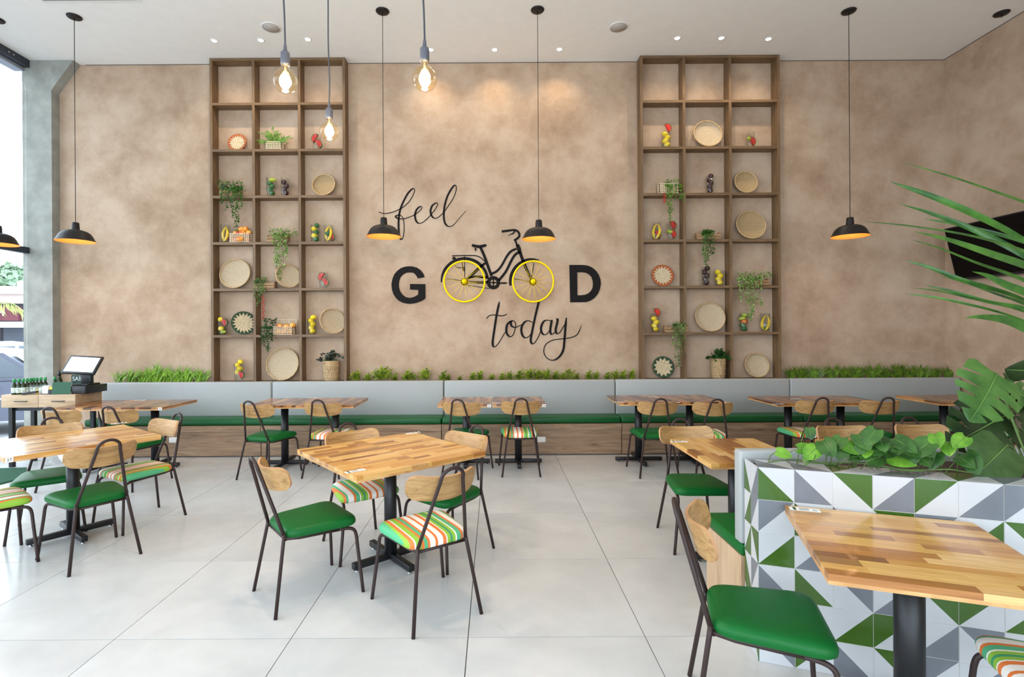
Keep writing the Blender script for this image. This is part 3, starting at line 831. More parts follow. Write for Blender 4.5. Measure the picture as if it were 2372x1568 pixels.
def bulb(px, py, dia_px, top_px, label):
    Y = 0.125 * FPX / dia_px
    q = P(px, py, Y)
    t = thing('bulb_pendant', label, 'lamp', (q.x, q.y, q.z), 0, 'bare globe bulb pendants')
    g = [(0.0, -0.0625), (0.022, -0.0585), (0.042, -0.0465), (0.056, -0.028), (0.0625, -0.004), (0.060, 0.018), (0.05, 0.038), (0.036, 0.053), (0.024, 0.065), (0.019, 0.076), (0.018, 0.088)]
    MB().lathe(g, 32).build('globe', M['amber'], t)
    MB().lathe([(0, 0.082), (0.0225, 0.082), (0.0235, 0.09), (0.0235, 0.145), (0.020, 0.152), (0.011, 0.156), (0.0085, 0.185), (0.006, 0.195), (0, 0.195)], 24).build('socket', M['socket'], t)
    f = MB()
    for k in range(6):
        a = 2 * math.pi * k / 6
        f.tube(catmull([(0.012 * math.cos(a), 0.012 * math.sin(a), -0.034), (0.024 * math.cos(a + .4), 0.024 * math.sin(a + .4), -0.012), (0.023 * math.cos(a + .8), 0.023 * math.sin(a + .8), 0.012), (0.010 * math.cos(a + 1), 0.010 * math.sin(a + 1), 0.034)], 3), 0.0062, 6)
    f.build('filament', M['glow_fil'], t)
    MB().tube([(0, 0, 0.03), (0, 0, 0.085)], 0.006, 8).build('glass_stem', M['rattan'], t)
    top = CEIL - q.z
    dx = (P(top_px, 0, Y).x - q.x)
    zt = P(top_px, 0, Y).z - q.z
    s = dx / zt
    MB().tube(catmull([(0, 0, 0.19), (s * 0.35 + 0.004, 0, 0.35), (s * 0.6 - 0.003, 0.003, 0.6), (s * 1.0, 0, 1.0), (s * top, 0, top - 0.02)], 5), 0.0048, 8).build('cord', M['cord'], t)
    MB().lathe([(0, 0), (0.045, 0), (0.045, -0.02), (0, -0.02)], 20).build('canopy', M['socket'], t, (s * top, 0, top - 0.0005))
    d = bpy.data.lights.new('bulb_light', 'POINT'); d.energy = BULB_W; d.color = WARM; d.shadow_soft_size = 0.045
    o = bpy.data.objects.new('bulb_light', d); col.objects.link(o); o.parent = t; o.location = (0, 0, -0.072)
bulb(661, 188, 55, 656, 'bare amber globe bulb before the top of the column-side shelf unit')
bulb(763, 304, 43, 760, 'lower bare amber globe bulb before the second shelf row')
bulb(984, 182, 58, 979, 'bare amber globe bulb before the plaster wall above the word feel')

dl = [(496, 94, 'L', 0), (604, 93, 'L', 1), (713, 91, 'L', 2), (998, 115, 'M', 0), (1146, 115, 'M', 1), (1296, 114, 'M', 2), (1569, 88, 'R', 0), (1671, 88, 'R', 1), (1780, 90, 'R', 2)]
where = {'L': 'over the column-side shelf unit', 'M': 'over the bicycle lettering', 'R': 'over the television-side shelf unit'}
for px, py, g, k in dl:
    u, v = rot_uv(px, py); Y = (CEIL - CAMZ) * FPX / -v; X = u * Y / FPX
    t = thing('downlight', 'small round recessed ceiling spotlight ' + where[g], 'spotlight', (X, Y, CEIL - 0.0005), 0, 'ceiling spotlights ' + where[g])
    MB().lathe([(0.032, 0), (0.046, 0), (0.045, -0.004), (0.034, -0.005), (0.031, 0)], 24).build('trim_ring', M['white_trim'], t)
    MB().lathe([(0, -0.0035), (0.03, -0.0035), (0.032, 0)], 20).build('led', M['glow_down'], t)
    d = bpy.data.lights.new('downlight_beam', 'SPOT'); d.energy = SPOT_W; d.color = WARM; d.spot_size = R(118); d.spot_blend = 1.0; d.shadow_soft_size = 0.02
    o = bpy.data.objects.new('downlight_beam', d); col.objects.link(o); o.parent = t; o.location = (0, 0, -0.012); o.rotation_euler = (R(3 if g == 'M' else 10), 0, 0)
for px, py, lb in [(628, 63, 'round grey ceiling loudspeaker near the column-side shelf unit'), (1433, 62, 'round grey ceiling loudspeaker near the television-side shelf unit')]:
    u, v = rot_uv(px, py); Y = (CEIL - CAMZ) * FPX / -v; X = u * Y / FPX
    t = thing('ceiling_speaker', lb, 'loudspeaker', (X, Y, CEIL - 0.0005), 0, 'ceiling loudspeakers')
    MB().lathe([(0.098, 0), (0.115, 0), (0.113, -0.006), (0.1, -0.008)], 36).build('ring', M['white_trim'], t)
    MB().lathe([(0, -0.007), (0.099, -0.006), (0.1, 0)], 36).build('grille', M['speaker'], t)

# ------------------------------------------------------------------ bicycle and lettering on the wall
LY = WALL_Y - 0.001
def from_crop(ox, oy, sc_):
    return lambda a, b: P(ox + a / sc_, oy + b / sc_, LY)
BK = from_crop(1000, 500, 6.819)
bk = thing('wall_bicycle', 'black cut-out bicycle with yellow wheels mounted on the plaster wall', 'bicycle', tuple(BK(1058, 1043)))
def bpart(name, fnc, mat=None):
    mb = MB(); fnc(mb)
    mb.v = [tuple(Vector(v) - bk.location) for v in mb.v]
    return mb.build(name, mat or M['sign_black'], bk)
TK = 0.008
def S(pts, w, **k): return lambda mb: stroke(mb, pts, w, BK, TK, **k)
def multi(*fs):
    def g(mb):
        for f in fs: f(mb)
    return g
bpart('frame', multi(S([(770, 500), (812, 590), (852, 690), (900, 830), (945, 950)], 42), S([(1335, 520), (1255, 558), (1190, 632), (1100, 790), (1025, 875), (945, 915)], 34),
      S([(1385, 568), (1312, 620), (1250, 722), (1170, 880), (1060, 1020)], 38), S([(560, 1000), (650, 915), (745, 828), (850, 742)], [30, 46, 40, 36]), S([(560, 985), (700, 960), (880, 975)], [20, 34, 40]), S([(580, 1040), (720, 1050), (890, 1048)], [16, 36, 36])))
bpart('head_tube', multi(S([(1352, 455), (1375, 520), (1400, 590)], [48, 66, 44]), S([(1318, 385), (1338, 440), (1355, 480)], 27)))
bpart('fork', S([(1395, 580), (1435, 690), (1500, 850), (1592, 1042)], [46, 46, 44, 20]))
bpart('saddle', lambda mb: plate(mb, [[(630, 462), (645, 445), (700, 458), (760, 464), (820, 450), (855, 447), (870, 463), (855, 488), (805, 500), (775, 512), (710, 506), (660, 496), (637, 482)]], BK, TK))
bpart('saddle_light', lambda mb: plate(mb, [[(672, 512), (712, 512), (693, 566)]], BK, TK))
bpart('handlebar', S([(1240, 230), (1310, 224), (1362, 250), (1386, 305), (1360, 350), (1300, 388)], [28, 30, 32, 32, 34, 30]))
bpart('grip', S([(1105, 248), (1240, 230)], [36, 34]))
bpart('brake_lever', S([(1312, 240), (1280, 282), (1235, 295), (1212, 318)], [24, 20, 10, 7]))
bpart('rack', multi(S([(322, 632), (500, 628), (690, 630), (770, 660), (838, 718)], 15), S([(520, 620), (520, 985)], 8, smooth=False), S([(480, 740), (488, 815)], 8, smooth=False),
      S([(370, 780), (400, 815), (490, 820)], 10), S([(505, 805), (505, 872)], 36, smooth=False)))
bpart('tail_light', lambda mb: plate(mb, [[(352 + 30 * math.cos(t), 670 + 22 * math.sin(t)) for t in [2 * math.pi * k / 16 for k in range(16)]]], BK, TK))
bpart('fender', S(arc(520, 1043, 368, 181, 8, 40), [16, 40, 44, 44, 44, 40, 40], smooth=False))
bpart('fender', S(arc(1597, 1043, 358, 74, 189, 34), [10, 44, 48, 46, 34], smooth=False))
def ring(cx, cy, ro, ri): return lambda mb: plate(mb, [[(cx + ro * math.cos(t), cy + ro * math.sin(t)) for t in [2 * math.pi * k / 36 for k in range(36)]], [(cx + ri * math.cos(t), cy + ri * math.sin(t)) for t in [2 * math.pi * k / 36 for k in range(36)]]], BK, TK)
bpart('chainring', multi(ring(975, 1055, 105, 52), S([(915, 1055), (1035, 1055)], 18, smooth=False), S([(975, 995), (975, 1115)], 18, smooth=False)))
bpart('chain_line', S([(575, 1098), (915, 1148)], 9, smooth=False))
bpart('pedal', S([(1060, 1062), (1110, 1062), (1160, 1062), (1192, 1060)], [14, 26, 26, 12]))
bpart('fender_stay', S([(235, 988), (490, 1030)], 10, smooth=False)); bpart('fender_stay', S([(1300, 990), (1545, 1032)], 9, smooth=False)); bpart('fender_stay', S([(1615, 745), (1575, 970)], 9, smooth=False))
kpx = LY / FPX / 6.819
for cx, cy in ((520, 1043), (1597, 1043)):
    c = BK(cx, cy) - bk.location
    off = 0.065
    wr = bpart('hub_plate', ring(cx, cy, 58, 4))
    w = bpy.data.objects.new('wheel', None); w.empty_display_size = 0.05; col.objects.link(w); w.parent = bk; w.location = (c.x, c.y - off, c.z); w.rotation_euler = (R(90), 0, 0)
    rr = 318 * kpx
    prof = [(rr + 0.0125 * math.cos(t), 0.016 * math.sin(t)) for t in [2 * math.pi * k / 10 for k in range(11)]]
    MB().lathe(prof, 56).build('rim', M['yellow'], w)
    MB().lathe([(0, -0.065), (0.012, -0.065), (0.012, -0.03), (0.03, -0.03), (0.033, -0.02), (0.02, -0.014), (0.02, 0.014), (0.033, 0.02), (0.03, 0.026), (0.014, 0.032), (0.01, 0.045), (0, 0.047)], 20).build('hub', M['yellow'], w)
    sp = MB().tube([(0.028, 0, 0), (rr - 0.01, 0, 0)], 0.0016, 5).mesh('spoke', M['yellow'])
    for k in range(28):
        a = 2 * math.pi * k / 28
        ob('spoke', sp, w, (-math.sin(a) * 0.012 * (1 if k % 2 else -1), math.cos(a) * 0.012 * (1 if k % 2 else -1), 0.016 if k % 4 < 2 else -0.016), (0, 0, a))
def pen(lo, hi, t0=0.04):
    def w(t, d):
        k = max(0.0, d.y)
        e = min(1, t / t0, (1 - t) / t0) if t0 else 1
        return (lo + (hi - lo) * k) * (0.45 + 0.55 * e)
    return w
def letters(name, label, ox, oy, s, strokes, lo, hi):
    fn = from_crop(ox, oy, s); mb = MB()
    for k, st in enumerate(strokes): stroke(mb, st, pen(lo, hi), fn, 0.004 + 0.0003 * k, seg=7)
    return tag(mb.build(name, M['sign_black']), label, 'lettering')
letters('script_word', 'black handwritten word feel on the plaster wall', 880, 420, 10.4545, [[(-30, 738), (40, 768), (125, 780), (200, 772), (330, 740), (490, 670), (570, 620), (700, 500), (795, 350), (842, 220), (822, 176), (770, 195), (680, 290), (590, 450),
    (515, 620), (468, 800), (452, 1000), (460, 1240), (485, 1360), (520, 1408), (558, 1360), (586, 1180), (578, 970), (545, 870), (500, 828), (440, 820), (390, 838), (388, 868), (440, 900), (560, 910), (700, 872), (830, 815),
    (950, 730), (1013, 655), (1005, 612), (955, 622), (888, 690), (853, 790), (855, 890), (890, 980), (950, 1018), (1030, 998), (1130, 920), (1225, 820), (1330, 690), (1395, 570), (1385, 526), (1335, 535), (1268, 590), (1230, 690), (1236, 790), (1280, 870), (1345, 893),
    (1420, 865), (1535, 760), (1660, 590), (1780, 400), (1845, 220), (1842, 112), (1808, 98), (1740, 170), (1640, 350), (1575, 560), (1549, 760), (1556, 940), (1600, 1050), (1680, 1095), (1780, 1058), (1900, 920), (2085, 712)]], 19, 47)
letters('script_word', 'black handwritten word today on the plaster wall', 1110, 680, 9.123, [
    [(427, 172), (372, 430), (322, 750), (287, 990), (288, 1090), (325, 1126), (390, 1070), (470, 950), (560, 790)],
    [(700, 575), (640, 600), (590, 665), (572, 760), (592, 860), (660, 912), (722, 860), (758, 740), (772, 660), (748, 595), (706, 574), (668, 604), (682, 680), (750, 714), (820, 694), (905, 648)],
    [(1140, 615), (1040, 574), (960, 602), (902, 692), (890, 790), (920, 890), (980, 936), (1055, 900), (1100, 835)],
    [(1272, 125), (1230, 290), (1180, 500), (1122, 780), (1090, 960), (1100, 1036), (1140, 1062), (1200, 1000), (1260, 890), (1300, 785)],
    [(1525, 588), (1440, 560), (1362, 590), (1312, 690), (1308, 780), (1340, 850), (1390, 870), (1440, 840), (1495, 765)],
    [(1537, 552), (1512, 680), (1500, 800), (1530, 862), (1580, 832), (1612, 785)],
    [(1615, 532), (1655, 545), (1642, 640), (1615, 760), (1630, 830), (1660, 846), (1712, 808), (1770, 710), (1815, 640)],
    [(1840, 508), (1822, 700), (1802, 960), (1780, 1170), (1720, 1300), (1622, 1388), (1520, 1406), (1420, 1350), (1368, 1250), (1374, 1140), (1430, 1050), (1550, 985), (1700, 960), (1850, 944), (1970, 918), (2080, 850), (2162, 668)],
    [(150, 528), (210, 470), (290, 450), (400, 462), (500, 468), (590, 430)]], 18, 48)
G = [(1225, 550), (1190, 450), (1110, 345), (1000, 265), (880, 230), (760, 220), (620, 235), (500, 280), (400, 355), (310, 460), (255, 590), (222, 760), (235, 920), (280, 1060), (350, 1170), (450, 1265), (570, 1325), (700, 1352), (800, 1355), (950, 1335), (1080, 1290), (1190, 1235), (1250, 1185),
     (1245, 760), (785, 755), (780, 920), (1035, 935), (1030, 1070), (960, 1120), (860, 1160), (760, 1175), (650, 1150), (550, 1075), (480, 970), (450, 850), (445, 760), (460, 650), (500, 545), (570, 470), (670, 415), (780, 405), (880, 415), (950, 470), (1020, 585)]
mb = MB(); plate(mb, [G], from_crop(890, 600, 13.067), 0.01); tag(mb.build('wall_letter', M['sign_black']), 'bold black capital letter G on the plaster wall', 'lettering')
Do = [(245, 180), (650, 180), (800, 200), (920, 250), (1040, 345), (1130, 470), (1185, 620), (1195, 760), (1165, 920), (1100, 1060), (1000, 1180), (880, 1260), (760, 1300), (650, 1305), (268, 1308)]
Di = [(480, 400), (620, 400), (740, 415), (840, 465), (915, 550), (950, 660), (958, 760), (945, 870), (900, 960), (820, 1035), (720, 1080), (600, 1095), (487, 1095)]
mb = MB(); plate(mb, [Do, Di], from_crop(1300, 600, 13.06), 0.01); tag(mb.build('wall_letter', M['sign_black']), 'bold black capital letter D on the plaster wall', 'lettering')

# ------------------------------------------------------------------ television
a = Vector((6.13, 6.82, 2.20)); bq = Vector((5.97, 6.82, 2.885))
lean = math.atan2(a.x - bq.x, bq.z - a.z)
tv = thing('television', 'black flat television tilted down on the wall beside the palm', 'television', tuple((a + bq) / 2 + Vector((0, -0.62, 0))), 0, None, (0, -lean, 0))
hh = (bq - a).length / 2
MB().rbox(-0.02, 0.03, -0.62, 0.62, -hh, hh, 0.006).build('casing', M['plastic_black'], tv)
MB().box(-0.0215, -0.0202, -0.607, 0.607, -hh + 0.028, hh - 0.013).build('screen', M['screen_black'], tv)
MB().box(0.03, 0.13, -0.12, 0.12, -0.12, 0.1).build('wall_bracket', M['black_metal'], tv)

# ------------------------------------------------------------------ till counter
CT = 0.855
ct = thing('till_counter', 'oak till counter with two drawers on black metal legs', 'counter', (-5.325, 6.22, 0))
MB().box(-0.435, 0.435, -0.19, 0.2, 0.705, CT).build('body', M['counter_wood'], ct)
for sx in (-1, 1):
    dr = MB().rbox(sx * 0.2175 - 0.215, sx * 0.2175 + 0.215, -0.203, -0.1905, 0.708, CT - 0.003, 0.002).build('drawer', M['counter_wood'], ct)
    hx = sx * 0.2175 + 0.02
    MB().tube([(hx - 0.07, -0.203, 0.78), (hx - 0.066, -0.222, 0.78), (hx + 0.066, -0.222, 0.78), (hx + 0.07, -0.203, 0.78)], 0.005, 6).build('handle', M['black_metal'], dr)
    for yy in (-0.14, 0.15):
        MB().box(sx * 0.365 - 0.022, sx * 0.365 + 0.022, yy - 0.022, yy + 0.022, 0.0, 0.7045).build('leg', M['black_metal'], ct)
MB().box(-0.35, 0.35, -0.13, -0.1, 0.66, 0.7).build('cross_bar', M['black_metal'], ct)
CO = [tuple(ct.location)]
def onc(px, Y):      # a spot on the counter top
    return (P(px, 912, Y).x, Y, CT)
gl_b = plain('green_bottle_glass', (40, 54, 26), 0.15); cap = plain('green_cap', (46, 150, 84), 0.35); lab = plain('bottle_label', (206, 220, 206), 0.6, var=0.3, vs=60)
def bottle(x, y, label, h=0.185, group='green-capped bottles on the till counter', sm=1.0, capm=cap, labm=lab):
    t = thing('bottle', label, 'bottle', (x, y, CT), 0, group)
    k = h / 0.185
    MB().lathe([(0, 0), (0.024 * sm, 0), (0.027 * sm, 0.005), (0.027 * sm, 0.09 * k), (0.022 * sm, 0.112 * k), (0.012 * sm, 0.135 * k), (0.0115 * sm, 0.15 * k), (0, 0.15 * k)], 18).build('glass_body', gl_b, t)
    MB().lathe([(0, 0.145 * k), (0.0145 * sm, 0.145 * k), (0.0145 * sm, h), (0, h)], 16).build('cap', capm, t)
    MB().lathe([(0.0275 * sm, 0.02 * k), (0.0278 * sm, 0.021 * k), (0.0278 * sm, 0.08 * k), (0.0275 * sm, 0.081 * k)], 18).build('paper_label', labm, t)
bxs = [(33, 6.06), (44, 6.07), (54, 6.09), (63, 6.13), (71, 6.16), (78, 6.19), (86, 6.22), (95, 6.25), (105, 6.27)]
for px, yy in bxs:
    x, y, z = onc(px, yy); bottle(x, y, 'green bottle with green cap in the row on the till counter')
x, y, z = onc(127, 6.33); bottle(x, y, 'single green-capped bottle beside the taller dark bottle on the counter')
x, y, z = onc(138, 6.36); bottle(x, y, 'taller dark bottle with black cap on the till counter', 0.25, None, 1.25, M['plastic_black'], plain('red_label', (170, 90, 80), 0.6))
x, y, z = onc(172, 6.22)
cd = thing('cash_drawer', 'black cash drawer box under the touch screen', 'cash drawer', (x + 0.075, 6.235, CT))
MB().rbox(-0.17, 0.17, -0.15, 0.19, 0.0, 0.09, 0.004).build('casing', M['plastic_black'], cd)
MB().rbox(-0.165, 0.165, -0.156, -0.1505, 0.006, 0.082, 0.002).build('front_panel', M['plastic_black'], cd)
MB().box(-0.145, -0.1, -0.158, -0.1562, 0.058, 0.07).build('badge', M['chrome'], cd)
pos = thing('touch_screen', 'black touch screen till on a stand, screen lying back and reflecting white', 'till screen', (x + 0.10, 6.27, CT + 0.091))
MB().rbox(-0.10, 0.10, -0.1, 0.1, 0.0, 0.018, 0.004).build('foot', M['plastic_black'], pos)
MB().rbox(-0.06, 0.06, 0.0, 0.05, 0.018, 0.19, 0.004).build('stand', M['plastic_black'], pos)
TL = Matrix.Translation((-0.035, 0.0, 0.235)) @ Matrix.Rotation(R(-38), 4, 'X') @ Matrix.Rotation(R(6), 4, 'Z')
MB().rbox(-0.19, 0.19, -0.018, 0.012, -0.13, 0.13, 0.006, M=TL).build('monitor', M['plastic_black'], pos)
MB().box(-0.165, 0.165, -0.0195, -0.0185, -0.105, 0.105, M=TL).build('display', glow('till_reflection_glow', (236, 242, 246), 0.75), pos)  # glow stands in for the white reflection on the screen
sg = thing('exit_sign', 'dark green sign reading saida behind the touch screen', 'sign', (x - 0.075, 6.392, CT + 0.001))
MB().box(-0.10, 0.12, 0, 0.006, 0.0, 0.20).build('board', plain('exit_green', (18, 62, 48), 0.5), sg)
text('word', 'SAÍDA', 0.072, M['paper'], sg, (0.012, -0.001, 0.15))
mn = thing('menu_holder', 'upright green and white menus leaning before the cash drawer', 'menu', (x - 0.115, 6.035, CT), R(8))
for k in range(3):
    MB().box(0, 0.2, k * 0.012, k * 0.012 + 0.003, 0, 0.145 - k * 0.004, M=Matrix.Rotation(R(-8), 4, 'X')).build('menu_card', [M['print_green'], M['paper'], M['print_green']][k], mn)
x, y, z = onc(104, 6.07)
nk = thing('napkin_holder', 'stack of white napkins in a holder on the till counter', 'napkins', (x + 0.02, 6.085, CT))
MB().rbox(-0.045, 0.03, -0.03, 0.05, 0.004, 0.10, 0.012).build('napkin_stack', M['paper'], nk); MB().box(-0.05, 0.04, -0.035, 0.055, 0, 0.0038).build('tray', M['plastic_black'], nk)
x, y, z = onc(72, 6.05)
cm = thing('card_terminal', 'black card payment terminal lying on the till counter', 'card terminal', (x, 6.035, CT), R(20))
MB().rbox(-0.075, 0.075, -0.015, 0.035, 0.0, 0.022, 0.005, M=Matrix.Rotation(R(-8), 4, 'Y') @ Matrix.Translation((0, 0, 0.011))).build('casing', M['plastic_black'], cm)
MB().box(-0.06, -0.005, -0.008, 0.028, 0.0332, 0.0345, M=Matrix.Rotation(R(-8), 4, 'Y')).build('display', M['alum_lt'], cm)
x, y, z = onc(85, 6.16)
cp = thing('cup_tray', 'clear plastic box of small packets on the till counter', 'box', (x + 0.05, 6.155, CT))
MB().box(-0.11, 0.11, -0.045, -0.042, 0.0, 0.11).box(-0.11, 0.11, 0.042, 0.045, 0.0, 0.11).box(-0.11, -0.107, -0.042, 0.042, 0, 0.11).box(0.107, 0.11, -0.042, 0.042, 0, 0.11).build('clear_walls', M['tumbler'], cp)
for k in range(6): MB().rbox(-0.10 + k * 0.034, -0.072 + k * 0.034, -0.03, 0.03, 0.001, 0.05 + 0.02 * (k % 2), 0.004).build('packet', [M['paper'], lab, M['banana']][k % 3], cp)
x, y, z = onc(122, 6.07)
yb = thing('sachet_box', 'small black box with yellow sachets beside the menus', 'box', (x, 6.07, CT))
MB().box(-0.03, 0.03, -0.025, 0.025, 0, 0.055).build('box_body', M['plastic_black'], yb); MB().rbox(-0.024, 0.026, -0.018, 0.018, 0.0555, 0.085, 0.004).build('sachet', M['banana'], yb)
# things under the counter
bt_ = thing('water_bottle', 'clear plastic bottle standing on the floor under the till counter', 'bottle', (-5.32, 6.15, 0))
MB().lathe([(0, 0.001), (0.05, 0.001), (0.055, 0.02), (0.055, 0.24), (0.035, 0.29), (0.018, 0.31), (0.018, 0.34), (0, 0.34)], 20).build('plastic_body', M['tumbler'], bt_); MB().lathe([(0, 0.34), (0.02, 0.34), (0.02, 0.365), (0, 0.365)], 14).build('cap', M['paper'], bt_)
bg_ = thing('white_bag', 'crumpled white plastic bag on the floor under the till counter', 'bag', (-5.08, 6.2, 0))
mb = MB(); rr_ = random.Random(2); n = 18; vs = []; fs = []
for i in range(9):
    for k in range(n):
        t = math.pi * i / 8; a_ = 2 * math.pi * k / n; q_ = 1 + rr_.uniform(-.16, .16)
        vs.append((0.15 * math.sin(t) * math.cos(a_) * q_, 0.11 * math.sin(t) * math.sin(a_) * q_, 0.15 - 0.148 * math.cos(t)))
for i in range(8):
    for k in range(n): fs.append((i * n + k, i * n + (k + 1) % n, (i + 1) * n + (k + 1) % n, (i + 1) * n + k))
mb.add(vs, fs, 0, False); mb.build('bag_body', M['paper'], bg_)
# green door mat
mt = NT('green_turf'); mt.set(Roughness=0.95); r_ = mt.ramp([(0.35, (22, 66, 48)), (0.65, (52, 110, 82))]); cc = mt.coords(); mt.l(mt.noise(cc, 160, 3), r_.inputs['Fac']); mt.l(r_.outputs['Color'], mt.b.inputs['Base Color']); mt.bump(mt.noise(cc, 220, 2), 0.8, 0.01)
mb = MB(); prism(mb, [Vector((p.x, p.y, 0)) for p in [F(-60, 1089), F(62, 1085), F(56, 1108), F(-40, 1133)]], 0.0005, 0.014)
tag(mb.build('door_mat', mt.mat), 'dark green turf door mat on the floor by the street window', 'mat')

# ------------------------------------------------------------------ things on the shelves
ROWW = ['top', 'second', 'third', 'fourth', 'fifth', 'sixth', 'bottom']
IY = 7.0
def shelf_top(row): return SH_Z[row] + TH / 2 + 0.0006
KP = IY / FPX
def spot(px, row, Y=IY):
    return Vector((P(px, 500, Y).x, Y, shelf_top(row)))
def roww(row, unit): return ROWW[row] + ' row, ' + UN[unit]
def basket(px, wpx, hpx, row, unit, yaw=0.0, mat='straw'):
    D = max(hpx, 1) * KP / math.cos(R(9)) * 1.0
    yaw_ = yaw if yaw else 0.0
    p = spot(px, row)
    tilt = 13.0
    r = D / 2
    zc = r * math.cos(R(tilt)) + 0.002
    t = thing('woven_tray', ('large ' if D > 0.39 else 'small ') + 'round woven straw tray leaning in the ' + roww(row, unit), 'basket', (p.x, WALL_Y - 0.03 - 0.045 * math.cos(R(yaw_)) - r * max(math.sin(R(tilt)) * 0.25, 0.8 * abs(math.sin(R(yaw_)))), p.z + zc + 0.004), 0, 'round woven trays on the shelves', (R(90 - tilt), 0, R(yaw_)))
    dp = 0.045
    prof = [(0, -dp), (r * 0.45, -dp * 0.97), (r * 0.75, -dp * 0.82), (r * 0.9, -dp * 0.5), (r * 0.975, -0.004)]
    MB().lathe(prof, 48).build('bowl', M[mat], t)
    MB().tube([((r - 0.008) * math.cos(a), (r - 0.008) * math.sin(a), 0.0) for a in [2 * math.pi * k / 48 for k in range(48)]], 0.008, 8, closed=True).build('rim', M['straw_rim'], t)
def sunplate(px, hpx, row, unit, colr, yaw=0.0, spikes=18):
    r = hpx * KP / 2 / math.cos(R(10)); p = spot(px, row); tilt = 12
    t = thing('sun_plate', {'orange': 'rust and cream', 'green': 'dark green and cream'}[colr] + ' woven sun pattern plate in the ' + roww(row, unit), 'plate', (p.x, WALL_Y - 0.045 - r * 0.8 * abs(math.sin(R(yaw))), p.z + r * math.cos(R(tilt)) + 0.004), 0, 'woven sun plates', (R(90 - tilt), 0, R(yaw)))
    MB().lathe([(0, -0.012), (r * 0.8, -0.01), (r * 0.99, 0.004), (r, 0.008), (r * 0.985, 0.011), (r * 0.8, -0.003), (0, -0.006)], 48).build('woven_disc', M['raffia_' + colr], t)
    mb = MB(); n = spikes * 2; vs = [(0, 0, -0.0035)]
    for k in range(n):
        a = 2 * math.pi * k / n; q = r * (0.90 if k % 2 else 0.64)
        vs.append((q * math.cos(a), q * math.sin(a), 0.0058 if k % 2 else -0.0015))
    mb.add(vs, [(0, 1 + k, 1 + (k + 1) % n) for k in range(n)]); mb.build('sun_pattern', M['raffia_cream'], t)
# fruit meshes
def ellipsoid(a, b, tip=0.0, n=16):
    return [(0, -b - tip)] + [(a * math.sin(t), -b * math.cos(t)) for t in [math.pi * k / 10 for k in range(1, 10)]] + [(0, b + tip)]
FM = {}
FM['lemon'] = MB().lathe(ellipsoid(0.033, 0.04, 0.006), 18).mesh('lemon', M['lemon'])
FM['lime'] = MB().lathe(ellipsoid(0.032, 0.037), 18).mesh('lime', M['lime'])
FM['plum'] = MB().lathe(ellipsoid(0.034, 0.035), 18).mesh('plum', M['plum'])
FM['starfruit'] = MB().lathe(ellipsoid(0.029, 0.046, 0.004), 5, smooth=False).mesh('starfruit', M['starfruit'])
FM['mango'] = MB().lathe(ellipsoid(0.036, 0.045), 18).mesh('mango', M['mango'])
bpts = [(0.075 * math.sin(t) - 0.03, 0, 0.105 * math.sin(t * 0.95) * 0 + 0.085 * t) for t in [(-1.25 + 2.5 * k / 12) for k in range(13)]]
bpts = [(0.06 * math.cos(1.0 * t), 0, 0.105 * math.sin(1.0 * t)) for t in [(-1.25 + 2.5 * k / 12) for k in range(13)]]
FM['banana'] = MB().tube(bpts, [0.004, 0.009, 0.014, 0.017, 0.0185, 0.019, 0.019, 0.0185, 0.017, 0.014, 0.01, 0.006, 0.005], 8).mesh('banana', M['banana'])
def melon_thing(loc, rot, label, group, rad=0.062):
    t = thing('watermelon_slice', label, 'fruit', loc, 0, group, rot)
    n = 14; mb = MB()
    for (ri, ro, name, mt) in ((0.0, rad * 0.86, 'flesh', M['melon_red']), (rad * 0.86, rad, 'rind', M['melon_rind'])):
        mb = MB(); vs = []; fs = []
        for k in range(n + 1):
            a = math.pi * k / n
            for rr in (ri, ro):
                for w in (-1, 1):
                    th = 0.018 if rr else 0.018
                    vs.append((rr * math.cos(a), w * th, rr * math.sin(a)))
        for k in range(n):
            b, c = 4 * k, 4 * k + 4
            fs += [(b, c, c + 2, b + 2), (b + 1, b + 3, c + 3, c + 1), (b + 2, c + 2, c + 3, b + 3), (b, b + 1, c + 1, c)]
        fs += [(0, 2, 3, 1), (4 * n, 4 * n + 1, 4 * n + 3, 4 * n + 2)]
        mb.add(vs, fs); mb.build(name, mt, t)
glass_me = {}
